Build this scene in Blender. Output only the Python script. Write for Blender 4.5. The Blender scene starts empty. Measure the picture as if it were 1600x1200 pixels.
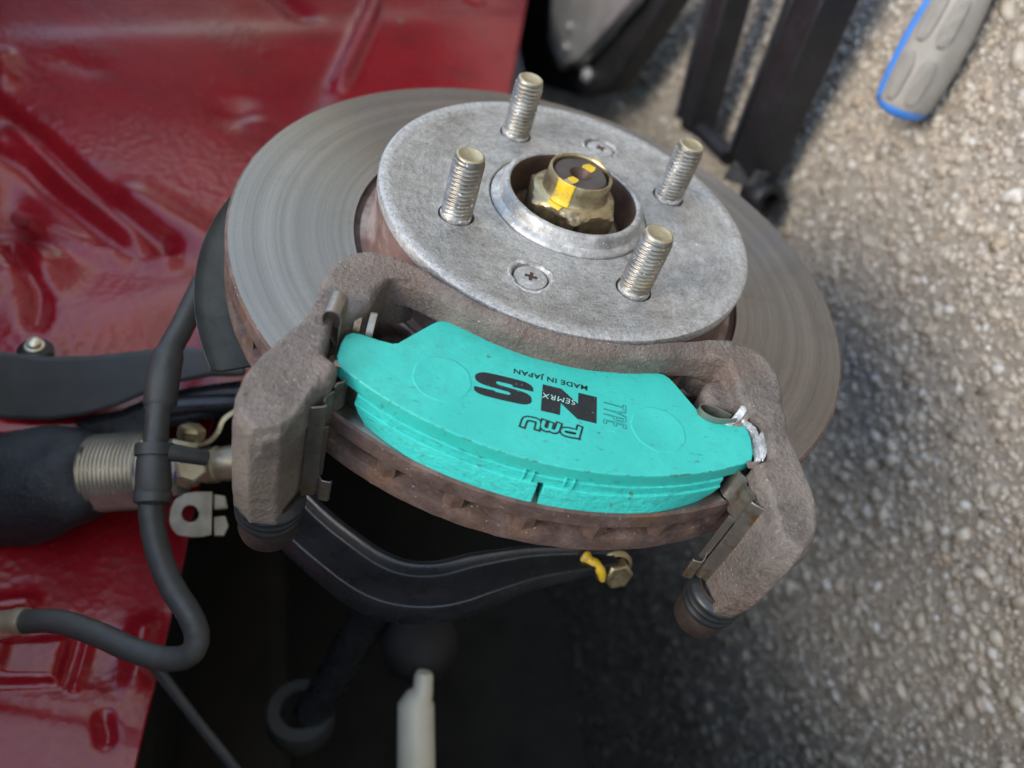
import bpy, bmesh, math, random
import numpy as np
from mathutils import Vector, Matrix
random.seed(7); rng = np.random.default_rng(11)
S = bpy.context.scene
COL = S.collection
RAD = math.radians

# ------------------------------------------------------------------ camera, sky, sun, exposure
FPX = 1264.358                      # focal length in pixels of a 1600 px wide frame
RC = np.array([[0.8698978270824754, -0.4276584430250147, 0.24573568431672257],
               [0.17273201177584213, 0.7308058464141276, 0.6603684327364543],
               [-0.4619972105381785, -0.5320066455941606, 0.709596721031454]])
TC = np.array([23.198, 72.016, -325.522])           # hub centre seen from the camera, mm
TH = RAD(-121)
EV = np.array([math.cos(TH), math.sin(TH), 0.0])    # radial direction through the middle of the pad
EU = np.array([-math.sin(TH), math.cos(TH), 0.0])   # tangential direction
EZ = np.array([0, 0, 1.0])                          # hub axis, outboard
CA = RC @ np.stack([-EU, EV, EZ], 1)                # camera <- assembly frame (x=-u, y=v, z)
AX = RC @ EZ
E1 = np.array([-1.0, 0, 0]); E1 = E1 - AX * (E1 @ AX); E1 /= np.linalg.norm(E1)
E2 = np.cross(AX, E1)
PHI = RAD(12)
UP = math.cos(PHI) * E1 + math.sin(PHI) * E2        # world up seen from the camera
WX = AX; WZ = UP; WY = np.cross(WZ, WX)
RWC = np.stack([WX, WY, WZ], 0)                     # world <- camera
GD = np.array([(1430 - 800) / FPX, (600 - 90) / FPX, -1.0])
HCAM = -(UP @ GD) * 0.52                            # camera height over the ground, m
CAMPOS = -RWC @ TC * 0.001
HUBH = HCAM - CAMPOS[2]
CAMPOS[2] = HCAM
RWA = RWC @ CA
W = Matrix(RWA.tolist()).to_4x4(); W.translation = Vector((0, 0, HUBH))

cd = bpy.data.cameras.new("camera"); cam = bpy.data.objects.new("camera", cd); COL.objects.link(cam)
cam.matrix_world = Matrix.Translation(Vector(CAMPOS.tolist())) @ Matrix(RWC.tolist()).to_4x4()
cd.sensor_width = 36; cd.lens = FPX / 1600 * 36; cd.clip_start = 0.01; cd.clip_end = 200
cd.dof.use_dof = True; cd.dof.focus_distance = 0.283; cd.dof.aperture_fstop = 6.8
S.camera = cam
S.render.resolution_x = 1024; S.render.resolution_y = 768

SUN_EL, SUN_AZ = RAD(62), RAD(-35)                  # azimuth measured from +X (outboard) towards +Y
sdir = Vector((math.cos(SUN_EL) * math.cos(SUN_AZ), math.cos(SUN_EL) * math.sin(SUN_AZ), math.sin(SUN_EL)))
wd = bpy.data.worlds.new("World"); S.world = wd; wd.use_nodes = True
wn = wd.node_tree; wn.nodes.clear()
sky = wn.nodes.new("ShaderNodeTexSky"); sky.sky_type = 'NISHITA'; sky.sun_disc = False
sky.sun_elevation = SUN_EL; sky.sun_rotation = math.pi / 2 - SUN_AZ
sky.dust_density = 0.6; sky.air_density = 1.0; sky.ozone_density = 1.0
bg = wn.nodes.new("ShaderNodeBackground"); bg.inputs[1].default_value = 0.125
wo = wn.nodes.new("ShaderNodeOutputWorld")
hs = wn.nodes.new("ShaderNodeHueSaturation"); hs.inputs["Saturation"].default_value = 0.85
wn.links.new(sky.outputs[0], hs.inputs["Color"]); wn.links.new(hs.outputs[0], bg.inputs[0]); wn.links.new(bg.outputs[0], wo.inputs[0])
sl = bpy.data.lights.new("sun", 'SUN'); so = bpy.data.objects.new("sun", sl); COL.objects.link(so)
sl.energy = 1.5; sl.angle = RAD(34); sl.color = (1.0, 0.90, 0.77)
so.rotation_euler = sdir.to_track_quat('Z', 'Y').to_euler()
S.view_settings.view_transform = 'Standard'; S.view_settings.look = 'None'
S.view_settings.exposure = 1.3; S.view_settings.gamma = 1.0
S.cycles.use_denoising = True; S.cycles.max_bounces = 6; S.cycles.diffuse_bounces = 3; S.cycles.glossy_bounces = 3; S.cycles.use_adaptive_sampling = True; S.cycles.adaptive_threshold = 0.015

# ------------------------------------------------------------------ measuring helpers (all in mm, assembly frame)
CAM_A = -CA.T @ TC
def ray(px, py): return CA.T @ np.array([(px - 800) / FPX, (600 - py) / FPX, -1.0])
def at(px, py, dep): return CAM_A + ray(px, py) * dep
def onz(px, py, z):
    d = ray(px, py); return CAM_A + d * ((z - CAM_A[2]) / d[2])
def w2a(p): return RWA.T @ ((np.asarray(p, float) - [0, 0, HUBH]) * 1000)
def ground(px, py, z=0.0):                          # point of the ground plane, world metres
    d = RWC @ np.array([(px - 800) / FPX, (600 - py) / FPX, -1.0])
    return CAMPOS + d * ((z - CAMPOS[2]) / d[2])
def U(u, v, z): return np.array([-u, v, z], float)
def V2(p): return Vector((float(p[0]), float(p[1]), float(p[2])))

# ------------------------------------------------------------------ object helpers
ORG = {}
def props(o, label=None, cat=None, group=None, kind=None):
    if label: o["label"] = label
    if cat: o["category"] = cat
    if group: o["group"] = group
    if kind: o["kind"] = kind
    return o
def thing(name, origin, label, cat, group=None, kind=None):
    o = bpy.data.objects.new(name, None); COL.objects.link(o); o.empty_display_size = 0.01
    origin = np.asarray(origin, float)
    o.matrix_world = W @ Matrix.Translation(V2(origin * 0.001)); ORG[o.name] = origin
    return props(o, label, cat, group, kind)
def root_of(o):
    while o.parent: o = o.parent
    return o
def link_mesh(name, me, mats, parent, smooth=None):
    o = bpy.data.objects.new(name, me); COL.objects.link(o)
    for m in (mats if isinstance(mats, (list, tuple)) else [mats]): me.materials.append(m)
    o.parent = parent
    if smooth is not None:
        for p in me.polygons: p.use_smooth = True
        if smooth < 180: me.set_sharp_from_angle(angle=RAD(smooth))
    return o
def fin(name, bm, mats, parent, smooth=35, bevel=0, bseg=2, norm=True):
    """bmesh in assembly mm -> child mesh of parent"""
    org = ORG[root_of(parent).name]
    if norm: bmesh.ops.recalc_face_normals(bm, faces=bm.faces)
    for v in bm.verts: v.co = (v.co - V2(org)) * 0.001
    me = bpy.data.meshes.new(name); bm.to_mesh(me); bm.free()
    o = link_mesh(name, me, mats, parent, smooth)
    if bevel:
        b = o.modifiers.new("bevel", 'BEVEL'); b.width = bevel * 0.001; b.segments = bseg; b.limit_method = 'ANGLE'; b.angle_limit = RAD(40)
        b.harden_normals = False
    return o
def frame(axis, hint=(0.3, 0.9, 0.2)):
    z = np.asarray(axis, float); z = z / np.linalg.norm(z)
    h = np.asarray(hint, float)
    if abs(h @ z) / np.linalg.norm(h) > 0.98: h = np.array([1.0, 0, 0.1])
    x = h - z * (h @ z); x /= np.linalg.norm(x)
    return x, np.cross(z, x), z
def lathe(bm, prof, c=(0, 0, 0), axis=(0, 0, 1), seg=48, a0=0.0, a1=None, closed=False, mi=None, hint=(0.3, 0.9, 0.2), jit=None):
    """prof: (r, h) pairs, turned about axis through c. closed = the profile is a loop"""
    x, y, z = frame(axis, hint); c = np.asarray(c, float)
    full = a1 is None
    n = seg if full else seg + 1
    rows = []
    for k in range(n):
        t = a0 + (2 * math.pi if full else (a1 - a0)) * k / seg
        d = x * math.cos(t) + y * math.sin(t)
        row = []
        for (r, h) in prof:
            if jit: r, h = jit(r, h, t)
            row.append(bm.verts.new(V2(c + d * r + z * h)))
        rows.append(row)
    m = len(prof)
    for k in range(n if full else n - 1):
        A, B = rows[k], rows[(k + 1) % n]
        for i in range(m if closed else m - 1):
            j = (i + 1) % m
            try:
                f = bm.faces.new((A[i], A[j], B[j], B[i]))
                if mi: f.material_index = mi[i]
            except ValueError: pass
    if not full and closed:
        bm.faces.new(rows[0]); bm.faces.new(rows[-1][::-1])
    if not closed and full:
        for e in (0, m - 1):
            if prof[e][0] < 1e-6: continue
    return rows
def cap(bm, rows, i): bm.faces.new([r[i] for r in rows])
def prism(bm, poly, z0, z1, fn=None):
    """poly in (u, v); extruded along the hub axis"""
    a = [bm.verts.new(V2(U(u, v, z0))) for u, v in poly]; b = [bm.verts.new(V2(U(u, v, z1))) for u, v in poly]
    bm.faces.new(a); bm.faces.new(b[::-1]); n = len(a)
    for i in range(n): bm.faces.new((a[i], b[i], b[(i + 1) % n], a[(i + 1) % n]))
def loft(bm, rings):
    R = [[bm.verts.new(V2(p)) for p in r] for r in rings]; n = len(R[0])
    for A, B in zip(R, R[1:]):
        for i in range(n): bm.faces.new((A[i], A[(i + 1) % n], B[(i + 1) % n], B[i]))
    bm.faces.new(R[0][::-1]); bm.faces.new(R[-1])
def extr(bm, pts, vec):
    """polygon of 3-D points pushed along vec"""
    vec = np.asarray(vec, float)
    loft(bm, [pts, [np.asarray(p) + vec for p in pts]])
def box(bm, c, ax, ay, az):
    c = np.asarray(c, float); ax, ay, az = (np.asarray(q, float) for q in (ax, ay, az))
    loft(bm, [[c + sx * ax + sy * ay - az for sx, sy in ((-1, -1), (1, -1), (1, 1), (-1, 1))],
              [c + sx * ax + sy * ay + az for sx, sy in ((-1, -1), (1, -1), (1, 1), (-1, 1))]])
def smooth_path(pts, n=8):
    P = [np.asarray(p, float) for p in pts]; P = [2 * P[0] - P[1]] + P + [2 * P[-1] - P[-2]]; out = []
    for i in range(1, len(P) - 2):
        for k in range(n):
            t = k / n; a, b, c, d = P[i - 1], P[i], P[i + 1], P[i + 2]
            out.append(0.5 * (2 * b + (c - a) * t + (2 * a - 5 * b + 4 * c - d) * t * t + (3 * b - a - 3 * c + d) * t ** 3))
    out.append(P[-2]); return out
def tube(bm, pts, r, seg=16):
    n = len(pts); rs = r if isinstance(r, (list, tuple)) else [r] * n
    x = None; rings = []
    for i in range(n):
        t = np.asarray(pts[min(i + 1, n - 1)]) - np.asarray(pts[max(i - 1, 0)]); t = t / np.linalg.norm(t)
        if x is None: x, _, _ = frame(t)
        x = x - t * (x @ t); x /= np.linalg.norm(x); y = np.cross(t, x)
        rings.append([np.asarray(pts[i]) + rs[i] * (x * math.cos(a) + y * math.sin(a)) for a in np.linspace(0, 2 * math.pi, seg, endpoint=False)])
    loft(bm, rings)
def sweep(bm, pts, prof, side, scale=None):
    """prof (a, b): a along side, b along tangent x side"""
    side = np.asarray(side, float); rings = []; n = len(pts)
    for i in range(n):
        t = np.asarray(pts[min(i + 1, n - 1)]) - np.asarray(pts[max(i - 1, 0)]); t /= np.linalg.norm(t)
        s = side - t * (side @ t); s /= np.linalg.norm(s); b = np.cross(t, s); k = scale[i] if scale else 1
        rings.append([np.asarray(pts[i]) + s * p * k + b * q * k for p, q in prof])
    loft(bm, rings)
def sheet(bm, prof, ext, th):
    """thin strip: polyline prof of 3-D points, pushed along ext, thickness th"""
    P = [np.asarray(p, float) for p in prof]; ext = np.asarray(ext, float); e = ext / np.linalg.norm(ext)
    L, Rr = [], []
    for i in range(len(P)):
        t = P[min(i + 1, len(P) - 1)] - P[max(i - 1, 0)]; nrm = np.cross(e, t); nrm /= np.linalg.norm(nrm)
        L.append(P[i] + nrm * th / 2); Rr.append(P[i] - nrm * th / 2)
    extr(bm, L + Rr[::-1], ext)
def arc(cx, cy, r, a0, a1, n): return [(cx + r * math.cos(RAD(a0 + (a1 - a0) * i / n)), cy + r * math.sin(RAD(a0 + (a1 - a0) * i / n))) for i in range(n + 1)]
def apply_mods(o):
    dg = bpy.context.evaluated_depsgraph_get(); dg.update()
    me = bpy.data.meshes.new_from_object(o.evaluated_get(dg)); old = o.data
    o.modifiers.clear(); o.data = me; me.name = o.name
    return o
def cut(o, bms):
    """subtract the given bmeshes (assembly mm) from o"""
    org = ORG[root_of(o).name]
    for bm in bms:
        bmesh.ops.recalc_face_normals(bm, faces=bm.faces)
        for v in bm.verts: v.co = (v.co - V2(org)) * 0.001
        me = bpy.data.meshes.new("c"); bm.to_mesh(me); bm.free()
        c = bpy.data.objects.new("c", me); COL.objects.link(c); c.parent = o.parent
        md = o.modifiers.new("b", 'BOOLEAN'); md.operation = 'DIFFERENCE'; md.object = c; md.solver = 'EXACT'
        bpy.context.view_layer.update()
        apply_mods(o); bpy.data.objects.remove(c); bpy.data.meshes.remove(me)
    return o

# ------------------------------------------------------------------ materials
def N(nt, typ, ins=None, **pr):
    n = nt.nodes.new("ShaderNode" + typ)
    for k, v in pr.items(): setattr(n, k, v)
    for k, v in (ins or {}).items():
        s = n.inputs[k]
        if hasattr(v, "is_linked"): nt.links.new(v, s)
        else: s.default_value = v
    return n
def rgba(c): return (c[0], c[1], c[2], 1.0) if len(c) == 3 else c
def ramp(nt, fac, stops, interp='LINEAR'):
    n = nt.nodes.new("ShaderNodeValToRGB"); n.color_ramp.interpolation = interp
    el = n.color_ramp.elements
    while len(el) < len(stops): el.new(0.5)
    for e, (p, c) in zip(el, stops): e.position = p; e.color = rgba(c) if hasattr(c, "__len__") else (c, c, c, 1)
    nt.links.new(fac, n.inputs[0]); return n.outputs[0]
def mix(nt, fac, a, b, mode='MIX'):
    n = nt.nodes.new("ShaderNodeMix"); n.data_type = 'RGBA'; n.blend_type = mode
    for s, v in ((n.inputs[0], fac), (n.inputs[6], a), (n.inputs[7], b)):
        if hasattr(v, "is_linked"): nt.links.new(v, s)
        else: s.default_value = v if not hasattr(v, "__len__") else rgba(v)
    return n.outputs[2]
def math_(nt, op, a, b=0.0, clamp=False):
    n = nt.nodes.new("ShaderNodeMath"); n.operation = op; n.use_clamp = clamp
    for s, v in ((n.inputs[0], a), (n.inputs[1], b)):
        if hasattr(v, "is_linked"): nt.links.new(v, s)
        else: s.default_value = v
    return n.outputs[0]
def noise(nt, vec, scale, detail=4, rough=0.6, dist=0.0):
    return N(nt, "TexNoise", {"Vector": vec, "Scale": scale, "Detail": detail, "Roughness": rough, "Distortion": dist}).outputs[0]
def new_mat(name):
    m = bpy.data.materials.new(name); m.use_nodes = True; nt = m.node_tree; nt.nodes.clear()
    out = nt.nodes.new("ShaderNodeOutputMaterial"); b = nt.nodes.new("ShaderNodeBsdfPrincipled")
    nt.links.new(b.outputs[0], out.inputs[0])
    vec = N(nt, "TexCoord").outputs["Object"]
    return m, nt, b, vec
def setp(nt, b, **kw):
    for k, v in kw.items():
        s = b.inputs[k.replace("_", " ")]
        if hasattr(v, "is_linked"): nt.links.new(v, s)
        else: s.default_value = v if not (hasattr(v, "__len__") and len(v) == 3) else rgba(v)
def bumps(nt, b, hs):
    """hs: list of (height socket, distance m, strength)"""
    prev = None
    for h, d, s in hs:
        n = N(nt, "Bump", {"Height": h, "Distance": d, "Strength": s})
        if prev: nt.links.new(prev, n.inputs["Normal"])
        prev = n.outputs[0]
    nt.links.new(prev, b.inputs["Normal"])
def simple(name, cols, scale=120, detail=6, rough=(0.4, 0.6), metal=0.0, bump=(900, 0.0002, 0.5), specks=None, coat=0.0, spec=0.5, scale2=None, cols2=None, thr=(0.5, 0.62)):
    """cols: ramp stops; specks: (scale, threshold, colour); cols2: second colour family in patches"""
    m, nt, b, vec = new_mat(name)
    n1 = noise(nt, vec, scale, detail, 0.65)
    c = ramp(nt, n1, cols)
    if cols2:
        n2 = noise(nt, vec, scale2, 5, 0.7)
        c = mix(nt, ramp(nt, n2, [(thr[0], 0), (thr[1], 1)]), c, ramp(nt, n1, cols2))
    if specks:
        n3 = noise(nt, vec, specks[0], 3, 0.6)
        c = mix(nt, ramp(nt, n3, [(specks[1], 0), (specks[1] + 0.04, 1)]), c, specks[2])
    r = ramp(nt, noise(nt, vec, scale * 2.3, 4), [(0.3, rough[0]), (0.7, rough[1])])
    setp(nt, b, Base_Color=c, Roughness=r, Metallic=metal, Coat_Weight=coat, Specular_IOR_Level=spec)
    if bump: bumps(nt, b, [(noise(nt, vec, bump[0], 5, 0.7), bump[1], bump[2])])
    return m

def mat_disc_face():
    m, nt, b, vec = new_mat("ground_steel")
    sep = N(nt, "SeparateXYZ", {0: vec})
    r = N(nt, "VectorMath", {0: N(nt, "CombineXYZ", {0: sep.outputs[0], 1: sep.outputs[1], 2: 0.0}).outputs[0]}, operation='LENGTH').outputs["Value"]
    rv = N(nt, "CombineXYZ", {0: r, 1: 0.0, 2: 0.0}).outputs[0]
    g1 = noise(nt, rv, 1500, 6, 0.75); g2 = noise(nt, rv, 160, 4, 0.6)
    # slightly smeared grooves: the ring pattern fades in and out round the disc
    m1 = noise(nt, vec, 35, 3, 0.6)
    c = mix(nt, ramp(nt, g2, [(0.35, 0), (0.7, 1)]), (0.27, 0.262, 0.253), (0.40, 0.39, 0.38))
    c = mix(nt, math_(nt, 'MULTIPLY', ramp(nt, g1, [(0.52, 0), (0.68, 1)]), ramp(nt, m1, [(0.35, 0.1), (0.65, 0.85)])), c, (0.17, 0.15, 0.13))
    c = mix(nt, ramp(nt, noise(nt, vec, 60, 6, 0.75), [(0.55, 0), (0.72, 0.35)]), c, (0.22, 0.18, 0.15))
    rg = math_(nt, 'ADD', ramp(nt, g1, [(0.3, 0.20), (0.7, 0.30)]), math_(nt, 'MULTIPLY', m1, 0.06))
    tan = N(nt, "Tangent", direction_type='RADIAL', axis='Z').outputs[0]
    setp(nt, b, Base_Color=c, Metallic=1.0, Roughness=rg, Anisotropic=1.0, Anisotropic_Rotation=0.25, Tangent=tan)
    bumps(nt, b, [(g1, 0.00004, 0.25), (noise(nt, vec, 700, 3), 0.00003, 0.15)])
    return m
def mat_hat():
    m, nt, b, vec = new_mat("hat_cast_grey")
    sep = N(nt, "SeparateXYZ", {0: vec})
    r = N(nt, "VectorMath", {0: N(nt, "CombineXYZ", {0: sep.outputs[0], 1: sep.outputs[1], 2: 0.0}).outputs[0]}, operation='LENGTH').outputs["Value"]
    th = N(nt, "Math", {0: sep.outputs[1], 1: sep.outputs[0]}, operation='ARCTAN2').outputs[0]
    pol = N(nt, "CombineXYZ", {0: r, 1: math_(nt, 'MULTIPLY', th, 0.012), 2: 0.0}).outputs[0]
    scuff = noise(nt, pol, 700, 5, 0.7)
    n1 = math_(nt, 'ADD', math_(nt, 'MULTIPLY', noise(nt, vec, 150, 10, 0.85), 0.62), math_(nt, 'MULTIPLY', scuff, 0.38)); n2 = noise(nt, vec, 480, 6, 0.75); n3 = noise(nt, vec, 34, 6, 0.7)
    grey = ramp(nt, n1, [(0.34, (0.20, 0.195, 0.18)), (0.45, (0.42, 0.415, 0.40)), (0.54, (0.57, 0.57, 0.555)), (0.66, (0.76, 0.76, 0.75))])
    brown = ramp(nt, n2, [(0.35, (0.10, 0.088, 0.07)), (0.65, (0.36, 0.335, 0.29))])
    c = mix(nt, math_(nt, 'MULTIPLY', ramp(nt, n3, [(0.45, 0.05), (0.65, 0.6)]), ramp(nt, r, [(0.040, 0.15), (0.058, 1)])), grey, brown)
    # bright worn band along the rim, where the wheel rubs
    rim = math_(nt, 'MULTIPLY', ramp(nt, math_(nt, 'ADD', r, math_(nt, 'MULTIPLY', n1, 0.003)), [(0.0715, 0), (0.0735, 1)]), 0.8)
    c = mix(nt, rim, c, ramp(nt, n2, [(0.3, (0.34, 0.34, 0.33)), (0.65, (0.74, 0.74, 0.73))]))
    pits = ramp(nt, noise(nt, vec, 1000, 4, 0.7), [(0.54, 0), (0.64, 1)])
    c = mix(nt, math_(nt, 'MULTIPLY', pits, 0.55), c, (0.14, 0.13, 0.115))
    fl = ramp(nt, noise(nt, vec, 1300, 3, 0.6), [(0.60, 0), (0.7, 0.8)])
    c = mix(nt, fl, c, (0.78, 0.78, 0.77))
    setp(nt, b, Base_Color=c, Metallic=0.7, Roughness=ramp(nt, n2, [(0.3, 0.34), (0.7, 0.56)]))
    bumps(nt, b, [(n1, 0.0008, 0.5), (n2, 0.0006, 0.8), (noise(nt, vec, 1600, 3), 0.0002, 0.6)])
    return m
def mat_red():
    m, nt, b, vec = new_mat("red_body_paint")
    n1 = noise(nt, vec, 14, 4); n2 = noise(nt, vec, 260, 5, 0.65); v = N(nt, "TexVoronoi", {"Vector": vec, "Scale": 190.0}).outputs[0]
    c = ramp(nt, n1, [(0.3, (0.20, 0.006, 0.012)), (0.7, (0.29, 0.009, 0.016))])
    dirt = ramp(nt, noise(nt, vec, 22, 7, 0.75), [(0.56, 0), (0.75, 0.6)])
    c = mix(nt, dirt, c, (0.06, 0.025, 0.022))
    zone = ramp(nt, noise(nt, vec, 9, 2), [(0.42, 0.12), (0.6, 1)])
    setp(nt, b, Base_Color=c, Roughness=ramp(nt, n2, [(0.3, 0.17), (0.7, 0.30)]), Specular_IOR_Level=0.55)
    bumps(nt, b, [(math_(nt, 'MULTIPLY', v, zone), 0.0009, 0.55), (n2, 0.0003, 0.35)])
    return m
def mat_cast():
    m, nt, b, vec = new_mat("brown_casting")
    n1 = noise(nt, vec, 55, 6, 0.7); n2 = noise(nt, vec, 720, 4, 0.7); n3 = noise(nt, vec, 30, 3)
    c = ramp(nt, n1, [(0.3, (0.082, 0.067, 0.058)), (0.5, (0.14, 0.119, 0.105)), (0.7, (0.22, 0.192, 0.172))])
    c = mix(nt, ramp(nt, n3, [(0.48, 0), (0.64, 0.6)]), c, (0.15, 0.098, 0.075))
    c = mix(nt, ramp(nt, noise(nt, vec, 20, 4, 0.6), [(0.5, 0), (0.66, 0.6)]), c, (0.25, 0.215, 0.175))
    c = mix(nt, ramp(nt, n2, [(0.45, 0.0), (0.72, 0.45)]), c, (0.27, 0.24, 0.215))
    c = mix(nt, ramp(nt, n2, [(0.30, 0.35), (0.42, 0.0)]), c, (0.06, 0.043, 0.035))
    fl = ramp(nt, noise(nt, vec, 1500, 2, 0.5), [(0.70, 0), (0.73, 0.8)])
    c = mix(nt, fl, c, (0.6, 0.56, 0.53))
    setp(nt, b, Base_Color=c, Metallic=0.15, Roughness=ramp(nt, n2, [(0.3, 0.48), (0.7, 0.7)]))
    bumps(nt, b, [(n1, 0.0005, 0.3), (n2, 0.0011, 0.95), (noise(nt, vec, 1900, 2), 0.0002, 0.5)])
    return m
def under_car_shade(nt, vec):
    # shade under the car painted into the ground colour, with a ragged outline
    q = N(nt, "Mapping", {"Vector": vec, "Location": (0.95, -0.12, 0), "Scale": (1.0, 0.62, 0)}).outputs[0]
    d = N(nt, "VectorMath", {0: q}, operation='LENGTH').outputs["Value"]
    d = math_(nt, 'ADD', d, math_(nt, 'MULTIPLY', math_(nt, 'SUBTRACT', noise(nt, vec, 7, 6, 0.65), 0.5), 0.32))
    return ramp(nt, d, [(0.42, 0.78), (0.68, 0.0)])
def mat_ground():
    m, nt, b, vec = new_mat("worn_concrete")
    n1 = noise(nt, vec, 6, 6, 0.65); n2 = noise(nt, vec, 90, 8, 0.75); n3 = noise(nt, vec, 420, 4, 0.7)
    c = ramp(nt, n2, [(0.3, (0.17, 0.148, 0.118)), (0.5, (0.33, 0.295, 0.24)), (0.72, (0.5, 0.455, 0.39))])
    c = mix(nt, ramp(nt, n1, [(0.42, 0), (0.68, 0.5)]), c, (0.17, 0.145, 0.115))
    c = mix(nt, ramp(nt, n3, [(0.58, 0), (0.7, 0.6)]), c, (0.45, 0.43, 0.4))
    c = mix(nt, under_car_shade(nt, vec), c, (0.035, 0.028, 0.021))
    setp(nt, b, Base_Color=c, Roughness=0.85)
    bumps(nt, b, [(n2, 0.003, 0.7), (n3, 0.001, 0.7)])
    return m
def mat_pebble():
    m, nt, b, vec = new_mat("pebble_stone")
    rnd = N(nt, "NewGeometry").outputs["Random Per Island"]
    c = ramp(nt, rnd, [(0.0, (0.22, 0.195, 0.158)), (0.08, (0.30, 0.265, 0.212)), (0.3, (0.46, 0.41, 0.33)), (0.5, (0.37, 0.328, 0.262)), (0.62, (0.54, 0.49, 0.405)),
                       (0.78, (0.38, 0.32, 0.255)), (0.86, (0.38, 0.30, 0.21)), (0.885, (0.46, 0.43, 0.38)), (0.985, (0.6, 0.58, 0.54))])
    n1 = noise(nt, vec, 300, 4, 0.7); n2 = noise(nt, vec, 5, 5, 0.65)
    c = mix(nt, ramp(nt, n1, [(0.4, 0), (0.7, 0.4)]), c, (0.22, 0.195, 0.155))
    c = mix(nt, ramp(nt, n2, [(0.45, 0), (0.68, 0.4)]), c, (0.19, 0.165, 0.13))
    c = mix(nt, under_car_shade(nt, vec), c, (0.045, 0.036, 0.027))
    setp(nt, b, Base_Color=c, Roughness=0.6)
    bumps(nt, b, [(n1, 0.0006, 0.6)])
    return m
def mat_pad():
    m, nt, b, vec = new_mat("turquoise_paint")
    n1 = noise(nt, vec, 45, 5, 0.6); n2 = noise(nt, vec, 520, 4, 0.65)
    c = ramp(nt, n1, [(0.3, (0.032, 0.45, 0.385)), (0.7, (0.045, 0.54, 0.465))])
    sc = N(nt, "Mapping", {"Vector": vec, "Rotation": (0, 0, 0.5), "Scale": (1, 3.2, 1)}).outputs[0]
    sp = ramp(nt, noise(nt, sc, 230, 5, 0.7), [(0.625, 0), (0.69, 0.8)])
    c = mix(nt, sp, c, (0.03, 0.16, 0.14))
    sm = ramp(nt, noise(nt, vec, 24, 8, 0.8), [(0.50, 0), (0.70, 0.6)])
    c = mix(nt, sm, c, (0.045, 0.29, 0.25))
    scr = N(nt, "Mapping", {"Vector": vec, "Rotation": (0, 0, -0.7), "Scale": (1, 9, 1)}).outputs[0]
    c = mix(nt, ramp(nt, noise(nt, scr, 130, 4, 0.7), [(0.66, 0), (0.72, 0.5)]), c, (0.2, 0.62, 0.56))
    c = mix(nt, ramp(nt, noise(nt, vec, 160, 6, 0.75), [(0.66, 0), (0.70, 0.8)]), c, (0.09, 0.10, 0.085))
    zz = N(nt, "SeparateXYZ", {0: vec}).outputs[2]
    edge = ramp(nt, math_(nt, 'MULTIPLY', zz, 50.0), [(0.795, 0), (0.805, 1), (0.8215, 1), (0.8240, 0)])     # the rounded rim, where paint chips
    c = mix(nt, math_(nt, 'MULTIPLY', edge, ramp(nt, noise(nt, vec, 330, 5, 0.75), [(0.52, 0), (0.6, 0.85)])), c, (0.055, 0.075, 0.065))
    setp(nt, b, Base_Color=c, Roughness=ramp(nt, n1, [(0.3, 0.36), (0.7, 0.5)]), Specular_IOR_Level=0.45)
    bumps(nt, b, [(n2, 0.0002, 0.6), (n1, 0.0003, 0.35)])
    return m
def mat_pad_rough():
    m, nt, b, vec = new_mat("turquoise_paint_rough")
    n1 = noise(nt, vec, 60, 5, 0.6); n2 = noise(nt, vec, 360, 6, 0.72)
    st = N(nt, "Mapping", {"Vector": vec, "Scale": (1, 1, 4)}).outputs[0]
    c = ramp(nt, n1, [(0.3, (0.03, 0.55, 0.49)), (0.7, (0.045, 0.65, 0.58))])
    c = mix(nt, ramp(nt, noise(nt, st, 260, 5, 0.7), [(0.54, 0), (0.70, 0.75)]), c, (0.05, 0.24, 0.205))
    c = mix(nt, ramp(nt, noise(nt, vec, 170, 6, 0.75), [(0.62, 0), (0.68, 0.8)]), c, (0.11, 0.09, 0.07))
    setp(nt, b, Base_Color=c, Roughness=0.6)
    bumps(nt, b, [(n2, 0.0011, 0.8), (noise(nt, st, 140, 4), 0.0008, 0.5)])
    return m

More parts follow.
